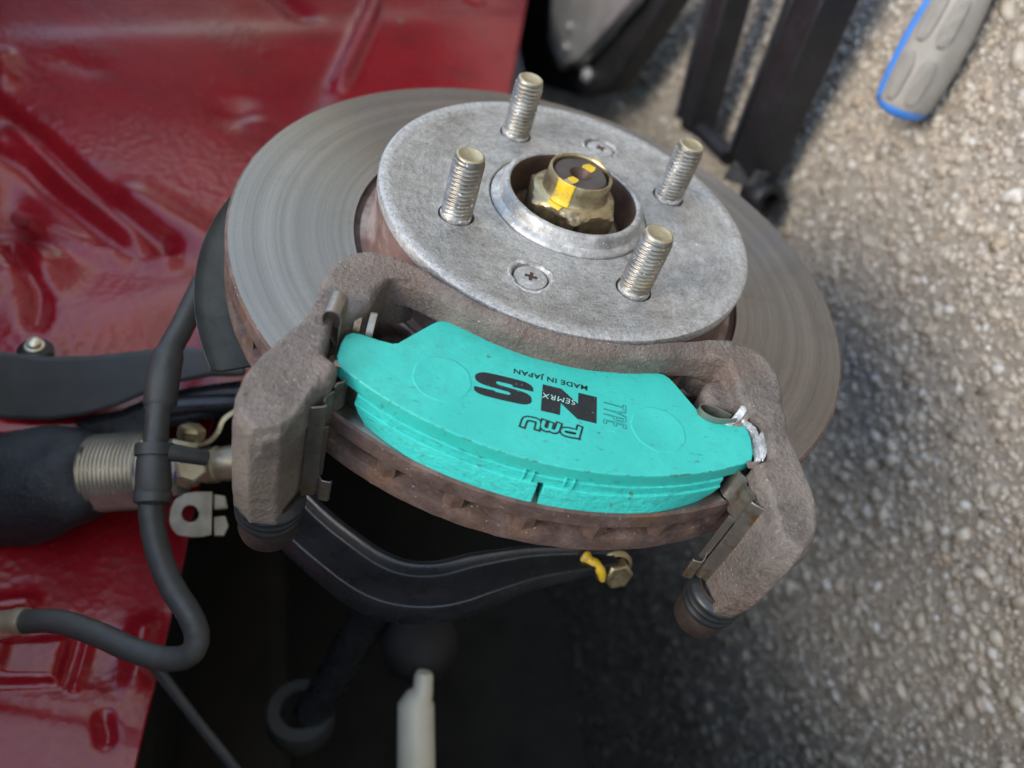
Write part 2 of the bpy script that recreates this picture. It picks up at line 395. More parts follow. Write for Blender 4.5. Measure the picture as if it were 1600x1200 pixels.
M = dict(
    face=mat_disc_face(), hat=mat_hat(), red=mat_red(), cast=mat_cast(), ground=mat_ground(), pebble=mat_pebble(), pad=mat_pad(), padr=mat_pad_rough(),
    rust=simple("rusty_rim", [(0.25, (0.05, 0.032, 0.027)), (0.5, (0.115, 0.076, 0.065)), (0.75, (0.21, 0.15, 0.132))], 130, 8, (0.6, 0.85), 0.1, (480, 0.0008, 0.8), (700, 0.68, (0.5, 0.45, 0.42)), cols2=[(0.3, (0.11, 0.062, 0.04)), (0.7, (0.18, 0.105, 0.07))], scale2=45),
    rustdark=simple("dark_rust", [(0.3, (0.03, 0.018, 0.014)), (0.7, (0.10, 0.055, 0.045))], 150, 6, (0.65, 0.9), 0.0, (420, 0.0008, 0.8)),
    hatwall=simple("rust_stained_wall", [(0.3, (0.13, 0.075, 0.06)), (0.7, (0.26, 0.165, 0.14))], 60, 6, (0.5, 0.7), 0.2, (700, 0.0003, 0.5), cols2=[(0.3, (0.25, 0.2, 0.18)), (0.7, (0.34, 0.29, 0.27))], scale2=30),
    hub=simple("silver_smeared_hub", [(0.25, (0.20, 0.195, 0.185)), (0.5, (0.42, 0.42, 0.41)), (0.7, (0.66, 0.66, 0.66))], 130, 9, (0.36, 0.6), 0.5, (520, 0.0006, 0.7), (900, 0.63, (0.8, 0.8, 0.8))),
    bore=simple("rusty_bore", [(0.3, (0.045, 0.026, 0.02)), (0.7, (0.13, 0.075, 0.055))], 80, 6, (0.35, 0.6), 0.35, (500, 0.0003, 0.5)),
    stud=simple("stud_steel", [(0.3, (0.13, 0.12, 0.10)), (0.55, (0.30, 0.29, 0.26)), (0.75, (0.5, 0.5, 0.48))], 110, 7, (0.3, 0.48), 0.75, (900, 0.00025, 0.6), (420, 0.64, (0.7, 0.7, 0.7)), cols2=[(0.3, (0.24, 0.18, 0.09)), (0.7, (0.48, 0.41, 0.28))], scale2=60, thr=(0.52, 0.68)),
    studtip=simple("stud_tip_plating", [(0.3, (0.36, 0.31, 0.18)), (0.7, (0.55, 0.5, 0.36))], 160, 6, (0.3, 0.45), 0.7, (700, 0.0002, 0.4)),
    zinc=simple("gold_zinc", [(0.25, (0.24, 0.19, 0.10)), (0.5, (0.48, 0.40, 0.24)), (0.75, (0.68, 0.61, 0.42))], 110, 6, (0.25, 0.42), 0.85, (650, 0.0003, 0.5), cols2=[(0.3, (0.07, 0.06, 0.05)), (0.7, (0.22, 0.17, 0.1))], scale2=70, thr=(0.5, 0.62)),
    zincb=simple("pale_zinc", [(0.3, (0.5, 0.44, 0.29)), (0.7, (0.74, 0.69, 0.54))], 90, 6, (0.26, 0.42), 0.7, (500, 0.0002, 0.4)),
    axle=simple("axle_steel", [(0.3, (0.085, 0.08, 0.075)), (0.7, (0.15, 0.14, 0.135))], 90, 5, (0.3, 0.42), 0.7, (500, 0.0001, 0.3)),
    yellow=simple("yellow_paint_pen", [(0.3, (0.60, 0.38, 0.01)), (0.7, (0.82, 0.58, 0.03))], 180, 5, (0.35, 0.5), 0.0, (500, 0.0003, 0.5), cols2=[(0.3, (0.3, 0.23, 0.11)), (0.7, (0.5, 0.4, 0.18))], scale2=260, thr=(0.55, 0.64)),
    rubber=simple("boot_rubber", [(0.3, (0.012, 0.014, 0.016)), (0.7, (0.03, 0.034, 0.037))], 90, 4, (0.3, 0.45), 0.0, (500, 0.0002, 0.3)),
    pin=simple("pin_collar", [(0.3, (0.04, 0.03, 0.026)), (0.7, (0.105, 0.08, 0.07))], 120, 6, (0.4, 0.6), 0.4, (600, 0.0003, 0.5), (800, 0.7, (0.5, 0.45, 0.4))),
    clip=simple("spring_steel", [(0.3, (0.22, 0.20, 0.172)), (0.7, (0.38, 0.355, 0.32))], 90, 6, (0.28, 0.44), 0.8, (400, 0.0003, 0.5), cols2=[(0.3, (0.16, 0.09, 0.04)), (0.7, (0.30, 0.19, 0.09))], scale2=85, thr=(0.52, 0.66)),
    grease=simple("silver_grease", [(0.3, (0.30, 0.31, 0.32)), (0.52, (0.62, 0.64, 0.65)), (0.7, (0.82, 0.84, 0.85))], 260, 6, (0.2, 0.4), 0.5, (350, 0.0008, 0.8)),
    ink=simple("black_ink", [(0.3, (0.006, 0.010, 0.014)), (0.7, (0.016, 0.022, 0.028))], 120, 4, (0.25, 0.4), 0.0, (600, 0.0001, 0.4), (1100, 0.67, (0.16, 0.22, 0.24)), spec=0.5),
    inklight=simple("pale_scribe", [(0.3, (0.28, 0.62, 0.58)), (0.7, (0.45, 0.75, 0.7))], 200, 3, (0.4, 0.5), 0.0, None),
    shield=simple("shield_grey", [(0.3, (0.06, 0.065, 0.062)), (0.7, (0.095, 0.10, 0.096))], 60, 4, (0.4, 0.55), 0.3, (700, 0.0003, 0.5), (260, 0.70, (0.02, 0.02, 0.02))),
    black=simple("black_steel_paint", [(0.3, (0.012, 0.013, 0.015)), (0.7, (0.026, 0.028, 0.031))], 40, 5, (0.2, 0.36), 0.0, (200, 0.0004, 0.3)),
    greyblk=simple("dull_black_arm", [(0.3, (0.035, 0.037, 0.037)), (0.7, (0.058, 0.06, 0.06))], 30, 4, (0.4, 0.55), 0.0, (300, 0.0004, 0.3), (200, 0.7, (0.015, 0.015, 0.015))),
    dark=simple("sky_blocker_dark", [(0.3, (0.006, 0.006, 0.006)), (0.7, (0.016, 0.015, 0.014))], 12, 5, (0.6, 0.8), 0.0, (60, 0.002, 0.5)),
    hose=simple("hose_rubber", [(0.3, (0.036, 0.037, 0.036)), (0.7, (0.062, 0.062, 0.058))], 60, 4, (0.42, 0.58), 0.0, (500, 0.0002, 0.3), (420, 0.7, (0.1, 0.095, 0.085))),
    thread=simple("threaded_steel", [(0.3, (0.6, 0.57, 0.5)), (0.7, (0.8, 0.78, 0.72))], 30, 2, (0.2, 0.28), 0.85, None),
    boot=simple("dust_boot", [(0.3, (0.010, 0.013, 0.018)), (0.7, (0.024, 0.028, 0.034))], 40, 4, (0.5, 0.7), 0.0, (140, 0.002, 0.6)),
    purple=simple("purple_mark", [(0.3, (0.12, 0.06, 0.4)), (0.7, (0.2, 0.1, 0.5))], 60, 3, (0.4, 0.5), 0.0, None),
    olive=simple("olive_plug", [(0.3, (0.12, 0.11, 0.075)), (0.7, (0.2, 0.185, 0.13))], 90, 4, (0.45, 0.6), 0.0, (400, 0.0003, 0.4)),
    pale=simple("pale_post_paint", [(0.3, (0.66, 0.62, 0.49)), (0.7, (0.78, 0.74, 0.6))], 30, 5, (0.4, 0.55), 0.1, (300, 0.0003, 0.4)),
    cable=simple("grey_cable", [(0.3, (0.05, 0.055, 0.06)), (0.7, (0.08, 0.085, 0.09))], 60, 4, (0.35, 0.45), 0.2, None),
    jack=simple("black_jack_paint", [(0.3, (0.010, 0.010, 0.011)), (0.7, (0.02, 0.02, 0.022))], 40, 4, (0.34, 0.5), 0.0, (250, 0.0005, 0.4), (150, 0.68, (0.035, 0.033, 0.03))),
    jackw=simple("worn_black_edge", [(0.3, (0.05, 0.05, 0.055)), (0.7, (0.12, 0.12, 0.125))], 60, 6, (0.35, 0.5), 0.4, (250, 0.0005, 0.5)),
    lever=simple("grey_cast_lever", [(0.3, (0.26, 0.26, 0.25)), (0.7, (0.40, 0.40, 0.385))], 40, 5, (0.35, 0.5), 0.5, (300, 0.0004, 0.4)),
    bolt=simple("pale_bolt", [(0.3, (0.5, 0.5, 0.49)), (0.7, (0.7, 0.7, 0.68))], 60, 4, (0.3, 0.4), 0.6, None),
    grip=simple("grey_grip", [(0.3, (0.27, 0.255, 0.225)), (0.7, (0.34, 0.32, 0.285))], 60, 4, (0.55, 0.7), 0.0, (600, 0.0003, 0.4)),
    gripd=simple("grey_grip_texture", [(0.3, (0.24, 0.226, 0.2)), (0.7, (0.30, 0.283, 0.25))], 60, 4, (0.65, 0.8), 0.0, None),
    blue=simple("blue_plastic", [(0.3, (0.05, 0.22, 0.66)), (0.7, (0.07, 0.27, 0.76))], 60, 3, (0.3, 0.4), 0.0, None),
)
# dotted relief on the grip pads
nt = M["gripd"].node_tree; bs = [n for n in nt.nodes if n.type == 'BSDF_PRINCIPLED'][0]
vv = N(nt, "TexVoronoi", {"Vector": N(nt, "TexCoord").outputs["Object"], "Scale": 480.0, "Randomness": 0.0}).outputs[0]
bumps(nt, bs, [(vv, 0.001, 1.0)])

# ------------------------------------------------------------------ ground
me = bpy.data.meshes.new("ground"); g = 12.0
me.from_pydata([(-g, -g, 0), (g, -g, 0), (g, g, 0), (-g, g, 0)], [], [(0, 1, 2, 3)])
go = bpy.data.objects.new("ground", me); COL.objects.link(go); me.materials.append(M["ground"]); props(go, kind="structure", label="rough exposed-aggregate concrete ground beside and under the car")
def pebbles():
    ico = bmesh.new(); bmesh.ops.create_icosphere(ico, subdivisions=1, radius=1.0)
    base = np.array([v.co[:] for v in ico.verts]); tri = np.array([[v.index for v in f.verts] for f in ico.faces]); ico.free()
    # patch of ground in view, with a margin
    px = [ground(x, y)[:2] for x, y in ((820, -40), (1300, -60), (1680, -60), (1680, 600), (1680, 1260), (1150, 1260), (820, 1260), (760, 1000))]
    px = np.array(px); lo, hi = px.min(0) - 0.03, np.minimum(px.max(0) + 0.03, [9, 9]); lo = np.maximum(lo, -1.6); hi = np.minimum(hi, 1.0)
    n = 170000
    P = lo + rng.random((n, 2)) * (hi - lo)
    # keep what the camera can see (plus a margin), thin out with distance
    d = np.concatenate([P, np.zeros((n, 1))], 1) - CAMPOS
    c = d @ RWC            # camera coordinates
    sx = 800 + FPX * c[:, 0] / -c[:, 2]; sy = 600 - FPX * c[:, 1] / -c[:, 2]
    ok = (c[:, 2] < 0) & (sx > 500) & (sx < 1720) & (sy > -120) & (sy < 1320) & (-c[:, 2] < 1.6)
    P = P[ok]; n = len(P)
    size = np.clip(rng.lognormal(math.log(0.00165), 0.50, n), 0.0008, 0.0060)
    sc = np.stack([size * rng.uniform(0.8, 1.45, n), size * rng.uniform(0.65, 1.0, n), size * rng.uniform(0.5, 0.85, n)], 1)
    a = rng.random(n) * 6.283; ca, sa = np.cos(a), np.sin(a)
    jit = 1 + rng.normal(0, 0.16, (n, len(base), 1))
    X = base[None] * jit * sc[:, None]
    Y = np.stack([X[..., 0] * ca[:, None] - X[..., 1] * sa[:, None], X[..., 0] * sa[:, None] + X[..., 1] * ca[:, None], X[..., 2]], -1)
    Y[..., :2] += P[:, None]; Y[..., 2] += (sc[:, 2] * rng.uniform(-0.6, 0.15, n))[:, None]
    nb = len(base); T = (tri[None] + (np.arange(n) * nb)[:, None, None]).reshape(-1, 3)
    # faces wholly underneath the slab are dropped
    Vv = Y.reshape(-1, 3); T = T[(Vv[T][:, :, 2].max(1) > -0.0002)]
    me = bpy.data.meshes.new("pebbles"); me.vertices.add(len(Vv)); me.vertices.foreach_set("co", Vv.astype(np.float32).ravel())
    me.loops.add(T.size); me.loops.foreach_set("vertex_index", T.astype(np.int32).ravel())
    me.polygons.add(len(T)); me.polygons.foreach_set("loop_start", np.arange(0, T.size, 3, dtype=np.int32)); me.polygons.foreach_set("loop_total", np.full(len(T), 3, np.int32))
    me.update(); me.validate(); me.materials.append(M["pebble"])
    me.polygons.foreach_set("use_smooth", np.ones(len(me.polygons), bool))
    o = bpy.data.objects.new("pebbles", me); COL.objects.link(o)
    props(o, "small tan and grey pebbles set in the concrete ground", "pebbles", kind="stuff")
pebbles()

# ------------------------------------------------------------------ car body (red wheel-arch sheet metal)
body = thing("car_body", onz(300, 300, -165), "dark red painted car body, the dented wheel-arch sheet metal behind the disc", "car body")
def dist_poly(Q, pts):
    best = np.full(len(Q), 1e9)
    for a, b in zip(pts, pts[1:]):
        e = b - a; L = (e @ e) or 1e-9
        t = np.clip(((Q - a) @ e) / L, 0, 1); best = np.minimum(best, np.hypot(*(Q - a - t[:, None] * e).T))
    return best
def panel(name, quad, z, feats, nu=200, nv=150, tilt=None, thick=2.0):
    c = [onz(x, y, z)[:2] for x, y in quad]
    s, t = np.meshgrid(np.linspace(0, 1, nu), np.linspace(0, 1, nv)); s = s.ravel()[:, None]; t = t.ravel()[:, None]
    Q = (1 - t) * ((1 - s) * c[0] + s * c[1]) + t * ((1 - s) * c[3] + s * c[2])
    h = np.zeros(len(Q))
    for f in feats:
        P = [onz(x, y, z)[:2] for x, y in f[1]]
        if f[0] == 'ridge': h += f[3] * np.exp(-(dist_poly(Q, P) / f[2]) ** 2)
        elif f[0] == 'plat': d = dist_poly(Q, P + [P[0]] if len(P) > 2 else P); h += f[3] / (1 + np.exp((d - f[2]) / f[4]))
        elif f[0] == 'step':
            a, b = P; e = (b - a) / np.linalg.norm(b - a); sd = (Q - a) @ np.array([-e[1], e[0]]); h += f[3] / (1 + np.exp(-sd / f[2]))
        elif f[0] == 'poly':       # stamped polygon with soft walls
            inside = np.full(len(Q), 1e9); A = sum((p[0] * q[1] - q[0] * p[1]) for p, q in zip(P, P[1:] + P[:1]))
            for p, q in zip(P, P[1:] + P[:1]):
                e = (q - p) / np.linalg.norm(q - p); n_ = np.array([-e[1], e[0]]) * (1 if A > 0 else -1); inside = np.minimum(inside, (Q - p) @ n_)
            h += f[3] / (1 + np.exp(-inside / f[2]))
    verts = np.concatenate([Q, (z + h)[:, None]], 1)
    verts = (verts - ORG[body.name]) * 0.001
    idx = np.arange(nu * nv).reshape(nv, nu)
    F = np.stack([idx[:-1, :-1], idx[:-1, 1:], idx[1:, 1:], idx[1:, :-1]], -1).reshape(-1, 4)
    me = bpy.data.meshes.new(name); me.from_pydata(verts.tolist(), [], F.tolist()); me.update()
    o = link_mesh(name, me, M["red"], body, 180)
    if me.polygons[0].normal.z < 0: me.flip_normals()
    sd = o.modifiers.new("thick", 'SOLIDIFY'); sd.thickness = thick * 0.001; sd.offset = -1
    return o
panel("wheel_arch_panel", [(-260, -200), (862, -200), (700, 640), (-260, 700)], -175, [
    ('ridge', [(600, -40), (570, 60), (530, 150)], 7, 9),
    ('step', [(590, 0), (520, 150)], 5, 8),
    ('ridge', [(375, 185), (376, 186)], 18, -5), ('ridge', [(395, 195), (396, 196)], 10, 3),
    ('ridge', [(-60, 130), (60, 215), (150, 300), (255, 385)], 6, -9),
    ('ridge', [(-80, 165), (20, 205), (110, 290), (215, 375)], 4, 4),
    ('ridge', [(-60, 215), (40, 262), (120, 330), (205, 400)], 5, -6),
    ('ridge', [(30, 320), (60, 380)], 30, -6), ('ridge', [(10, 300), (0, 420)], 18, -4),
    ('ridge', [(70, 365), (150, 405), (260, 420)], 7, 5),
    ('ridge', [(225, 405), (260, 395)], 8, -7),
    ('plat', [(-60, 440), (20, 430)], 26, 14, 6), ('ridge', [(20, 395), (66, 480), (60, 520)], 5, -6),
    ('ridge', [(210, 320), (330, 390), (380, 420)], 14, 5),
    ('ridge', [(0, 95), (10, 135)], 8, 6), ('ridge', [(105, 100), (140, 112)], 12, -1.5),
    ('ridge', [(420, -20), (470, 20)], 14, -6), ('step', [(900, 30), (560, 40)], 9, 4),
    ('ridge', [(60, 535), (300, 480)], 30, 6)])
panel("lower_rail_panel", [(-220, 560), (345, 600), (196, 1300), (-220, 1300)], -205, [
    ('poly', [(-40, 1010), (112, 1000), (92, 1072), (-40, 1075)], 0.8, 6),
    ('poly', [(-15, 1000), (20, 1000), (8, 1052), (-30, 1050)], 0.8, 2.5),
    ('ridge', [(142, 985), (120, 1080)], 2.2, 2.0),
    ('ridge', [(225, 985), (215, 1060)], 6, 5),
    ('step', [(300, 1090), (-100, 1085)], 6, 10),
    ('ridge', [(165, 1135), (172, 1165)], 3.2, -2.5), ('ridge', [(0, 945), (40, 940)], 4, 5),
    ('ridge', [(20, 900), (200, 900)], 24, -3)], 150, 150)
def round_part(name, prof, px, py, z, mat, axis=(0, 0, 1), parent=body, seg=24, hint=(0.3, 0.9, 0.2)):
    bm = bmesh.new(); rows = lathe(bm, prof, onz(px, py, z), axis, seg, hint=hint)
    if prof[-1][0] > 1e-6: cap(bm, rows, -1)
    return fin(name, bm, mat, parent, 40)
round_part("rubber_plug", [(13.5, 0), (13.5, 2.0), (11, 3.4), (10.2, 2.2), (0.01, 2.6)], 740, 2, -168, M["red"])
round_part("drain_grommet", [(5.2, -4), (5.2, 2), (3.6, 4), (0.01, 4.2)], 85, 408, -170, M["olive"])
round_part("sealant_dab", [(6, -3), (4.8, 1.5), (2.5, 3), (0.01, 3.2)], 626, 36, -166, M["olive"])
bm = bmesh.new(); tube(bm, [onz(30, 342, -170), onz(58, 352, -150)], [5, 4.5], 14); fin("weld_stud", bm, M["red"], body)
round_part("panel_bolt", [(4.4, -6), (4.4, 0.8), (3.3, 1.1), (3.3, 3.2), (2.4, 4), (0.01, 4.2)], 54, 541, -150, [M["zincb"]])
round_part("rubber_washer", [(8, -6), (8.2, -2), (6, 0.2), (4, 0.4)], 54, 543, -151, [M["black"]])
# mostly out of frame: car panels and dark walls added to block skylight underneath
def wbox(bm, x0, x1, y0, y1, z0, z1):
    k = 500; box(bm, w2a(((x0 + x1) / 2, (y0 + y1) / 2, (z0 + z1) / 2)), RWA.T @ np.array([(x1 - x0) * k, 0, 0]), RWA.T @ np.array([0, (y1 - y0) * k, 0]), RWA.T @ np.array([0, 0, (z1 - z0) * k]))
bm = bmesh.new(); wbox(bm, -0.80, 0.03, -0.9, 1.2, 0.80, 0.82); fin("bonnet_sky_blocker", bm, M["red"], body, None, 5)
bm = bmesh.new()
loft(bm, [[w2a((x, y, z)) for y, z in ([(-0.9, 0.40), (-0.42, 0.40)] + [(-0.40 * math.cos(t), 0.24 + 0.42 * math.sin(t)) for t in np.linspace(0, math.pi * 0.62, 9)] + [(0.5, 0.66), (0.56, 0.5), (0.56, 0.1), (1.2, 0.1), (1.2, 0.8), (-0.9, 0.8)])] for x in (0.03, 0.042)])
fin("wing_sky_blocker", bm, M["red"], body, None)
bm = bmesh.new(); wbox(bm, -0.86, -0.80, -1.3, 1.5, -0.02, 0.82); fin("bay_wall_sky_blocker", bm, M["dark"], body, None)
bm = bmesh.new(); wbox(bm, -0.80, 0.02, -0.66, -0.62, 0.05, 0.80); fin("rear_sky_blocker", bm, M["dark"], body, None)
bm = bmesh.new(); wbox(bm, -0.80, -0.12, 0.84, 0.88, 0.05, 0.80); fin("front_sky_blocker", bm, M["dark"], body, None)
bm = bmesh.new(); wbox(bm, -0.80, -0.56, -0.62, 0.84, 0.36, 0.60); wbox(bm, -0.56, -0.21, -0.62, 0.84, 0.45, 0.50); fin("overhead_sky_blocker", bm, M["dark"], body, None, 20)

# ------------------------------------------------------------------ brake disc
ZD, ZI, RD = -24.5, -46.0, 131.0
disc = thing("brake_disc", (0, 0, -46), "vented steel brake disc with brushed face, rusty rim and grey bolted hat", "brake disc")
def rj(amp, k=37):
    ph = [random.random() * 6.28 for _ in range(5)]
    return lambda r, h, t: (r + (amp * sum(math.sin(t * (k * (i + 1)) + ph[i]) for i in range(5)) / 5 if r > 128 else 0), h + (amp * 0.5 * math.sin(t * k * 1.7 + ph[1]) if r > 128 and h < -25 else 0))
bm = bmesh.new()
lathe(bm, [(80.5, -31), (80.5, -26.2), (82.6, -26.2), (83.2, ZD), (129.9, ZD), (130.9, -25.2), (131.1, -27), (131.0, -31.2), (130.4, -32.2), (127, -32.6), (110, -32.6)], seg=256, closed=True, mi=[1, 1, 1, 0, 2, 2, 2, 2, 2, 2, 2], jit=rj(0.12))
fin("outer_plate", bm, [M["face"], M["rustdark"], M["rust"]], disc, 15)
bm = bmesh.new()
lathe(bm, [(84, -46), (84, -37.4), (110, -37.4), (127, -37.6), (130.6, -38.2), (131.3, -40), (131.2, -45), (130.2, -46)], seg=256, closed=True, jit=rj(0.2))
fin("inner_plate", bm, M["rust"], disc, 35)
bm = bmesh.new(); lathe(bm, [(112, -39.2), (112, -30.5), (117.5, -30.5), (116.5, -33), (116.5, -37), (117.5, -39.2)], seg=192, closed=True, jit=lambda r, h, t: (r + (0.5 * math.sin(t * 61) * math.sin(t * 23 + 1) if r > 120 else 0), h)); fin("vent_core", bm, M["rustdark"], disc, 35)
bm = bmesh.new(); NV = 34
poly = [(-1.9, 114), (1.9, 114), (2.3, 122), (3.2, 127.5), (3.4, 129.9), (0, 131.0), (-3.4, 129.9), (-3.2, 127.5), (-2.3, 122)]
prism(bm, poly, -38.9, -30.9)
vane = fin("vane", bm, M["rust"], disc, 35)
for k in range(1, NV):
    o = vane.copy(); COL.objects.link(o); o.rotation_euler = (0, 0, 2 * math.pi * k / NV)
# hat
STUDS = []
for d in (90, 0, -90, 180):
    p = 50.6 * np.array([math.cos(RAD(d)), math.sin(RAD(d)), 0]); STUDS.append((p @ EU, p @ EV))
SCREWS = [(12.7, -51.4), (-12.7, 51.0)]
bm = bmesh.new()
rim = [(33, -3), (33, -0.6), (33.6, -0.1), (37, -0.05), (38, 0.0), (71.2, 0.0), (71.9, 0.35), (75.4, 0.4), (76.3, 0.0), (76.7, -0.9), (76.6, -4), (76.3, -12), (76.0, -22), (77.5, -26.2), (80.6, -26.2), (80.6, -30), (74, -30), (70, -8), (60, -6), (33, -6)]
lathe(bm, rim, seg=160, closed=True, mi=[0] * 8 + [0, 0] + [1] * 10)
hat = fin("hat", bm, [M["hat"], M["hatwall"]], disc, None)
cs = []
for u, v in STUDS:
    b2 = bmesh.new(); r2 = lathe(b2, [(0.001, -9), (6.9, -9), (6.9, -0.5), (7.5, 3), (0.001, 3)], U(u, v, 0), seg=32); cs.append(b2)
for u, v in SCREWS:
    b2 = bmesh.new(); lathe(b2, [(0.001, -5), (6.6, -5), (6.9, -1.2), (8.0, 0.7), (8.0, 3), (0.001, 3)], U(u, v, 0), seg=36); cs.append(b2)
for b2 in cs: bmesh.ops.remove_doubles(b2, verts=b2.verts, dist=0.01)
cut(hat, cs)
for p in hat.data.polygons: p.use_smooth = True
hat.data.set_sharp_from_angle(angle=RAD(30))
bv = hat.modifiers.new("bevel", 'BEVEL'); bv.width = 0.00025; bv.segments = 2; bv.limit_method = 'ANGLE'; bv.angle_limit = RAD(40)
for i, (u, v) in enumerate(SCREWS):
    bm = bmesh.new(); rows = lathe(bm, [(6.3, -3.5), (6.3, -0.9), (6.0, -0.5), (4.5, -0.25), (0.001, -0.15)], U(u, v, 0), seg=36)
    bmesh.ops.remove_doubles(bm, verts=bm.verts, dist=0.01)
    sc = fin("retaining_screw", bm, M["hub"], disc, 40)
    a = 0.5 + i
    bm = bmesh.new()
    for q in (a, a + math.pi / 2):
        d = np.array([math.cos(q), math.sin(q), 0]); e = np.array([-math.sin(q), math.cos(q), 0])
        box(bm, U(u, v, 0.0), d * 2.3, e * 0.62 * (1 if q == a else 1.01), EZ * (0.02 if q == a else 0.025))
    bm2 = bm
    fin("cross_recess", bm2, M["rustdark"], sc, None)
    # ridge of dried paste pushed up round the screw
    bm = bmesh.new(); ph = random.random() * 6
    lathe(bm, [(7.2, -0.3), (7.6, 0.25), (8.2, 0.35), (8.8, 0.0)], U(u, v, 0), seg=60, jit=lambda r, h, t: (r + 0.35 * math.sin(3 * t + ph) + 0.2 * math.sin(11 * t), h * (0.7 + 0.6 * math.sin(2 * t + ph) * math.sin(7 * t))))
    fin("paste_ring", bm, M["hub"], sc, 60)
# dried silver smear by one stud
bm = bmesh.new(); pts = []
for k in range(26):
    t = 2 * math.pi * k / 26; r = 7.6 + 0.8 * math.sin(3 * t + 1) + (2.5 if abs(k - 15) < 2 else 0)
    pts.append((53.5 + r * 1.05 * math.cos(t), 10.5 + r * math.sin(t)))
prism(bm, pts, 0.02, 0.16); fin("silver_smear", bm, M["hub"], disc, None, 0.05)

# ------------------------------------------------------------------ hub, studs, axle nut
hub = thing("wheel_hub", (0, 0, -8), "silver wheel hub in the middle of the disc with four studs and gold axle nut", "wheel hub")
bm = bmesh.new()
lathe(bm, [(32.4, -6), (32.4, -0.4), (31.9, 0.5), (30.6, 0.9), (29.5, 1.5), (29.1, 3.6), (28.7, 5.7), (28.1, 6.3), (26.6, 6.35), (26.1, 5.8), (25.7, 3.5), (24.9, -3), (24.6, -9), (17, -9), (17, -12), (32.4, -12)], seg=128, closed=True, mi=[0] * 9 + [1] * 4 + [1, 1, 1],
      jit=lambda r, h, t: (r + (0.12 * math.sin(t * 9) * math.sin(t * 23 + 1) if 27 < r < 32 else 0), h + (0.12 * math.sin(t * 13 + 2) * math.sin(t * 5) if 27 < r < 32 else 0)))
fin("hub_ring", bm, [M["hub"], M["bore"]], hub, 50)
bm = bmesh.new(); lathe(bm, [(0.001, -11), (22, -11), (22, -9.5), (23, -9.0), (23, -8.4), (0.001, -8.4)], seg=64); fin("thrust_washer", bm, M["zinc"], hub, 40)
def stud_mesh():
    bm = bmesh.new(); seg = 40; p = 1.7; L = 26.2; prof = []
    z = -8.0
    rows = []
    nst = int((L - 1.4 + 8) / p * 6)
    for k in range(seg + 1 - 1):
        t = 2 * math.pi * k / seg; row = []
        for i in range(nst + 1):
            zz = -8 + (L - 1.6 + 8) * i / nst
            ph = (zz / p - t / (2 * math.pi)) % 1.0
            rr = 5.05 + 1.05 * (1 - abs(2 * ph - 1)) ** 0.9
            if zz > L - 3.2: rr = min(rr, 5.9 - (zz - (L - 3.2)) * 0.28)
            row.append((rr, zz))
        row += [(5.35, L - 1.2), (5.2, L - 0.5), (4.6, L - 0.05), (4.2, L - 0.15), (3.8, L - 0.5), (0.001, L - 0.55)]
        rows.append([bm.verts.new((r * math.cos(t), r * math.sin(t), h)) for r, h in row])
    for k in range(seg):
        A, B = rows[k], rows[(k + 1) % seg]
        for i in range(len(A) - 1):
            f = bm.faces.new((A[i], A[i + 1], B[i + 1], B[i]))
            if i > nst + 1: f.material_index = 1
    bmesh.ops.remove_doubles(bm, verts=bm.verts, dist=0.002)
    return bm
for i, (u, v) in enumerate(STUDS):
    bm = stud_mesh(); c = U(u, v, 0)
    rot = Matrix.Rotation(1.3 * i, 3, 'Z')
    for vt in bm.verts: vt.co = rot @ vt.co + V2(c)
    fin("wheel_stud", bm, [M["stud"], M["studtip"]], hub, 60)
    # grey thread paste gathered in the hole round the stud's foot
    bm = bmesh.new(); ph = random.random() * 6
    lathe(bm, [(5.4, -4.0), (5.9, -1.2), (6.1, 0.7), (5.6, 1.8)], c, seg=40, jit=lambda r, h, t: (r + 0.1 * math.sin(5 * t + ph), h + 0.55 * math.sin(2 * t + ph) + 0.3 * math.sin(9 * t)))
    fin("thread_paste", bm, M["hub"], hub, 60)
# axle nut: hexagon with chamfered crown, then the staked collar
nut = None
bm = bmesh.new(); seg = 96; rows = []; HA = RAD(4)
for k in range(seg):
    t = 2 * math.pi * k / seg; tt = (t - HA + math.pi / 6) % (math.pi / 3) - math.pi / 6
    hexr = 16.8 / math.cos(tt)
    def lim(r): return min(hexr, r)
    pr = [(lim(18.6), -8.3), (lim(30), -7.2), (lim(30), 3.6), ]
    # crown: cone cut with the hexagon
    pr += [(lim(17.6), 5.0), (lim(16.6), 6.2), (15.6, 6.9), (14.4, 7.2), (13.6, 7.5), (13.1, 8.6), (12.9, 12.5), (12.8, 15.2), (12.5, 16.0), (11.9, 16.0), (11.5, 15.4), (11.3, 12)]
    rows.append([bm.verts.new(V2((r * math.cos(t), r * math.sin(t), h))) for r, h in pr])
for k in range(seg):
    A, B = rows[k], rows[(k + 1) % seg]
    for i in range(len(A) - 1): bm.faces.new((A[i], A[i + 1], B[i + 1], B[i]))
nut = fin("axle_nut", bm, M["zinc"], hub, 28)
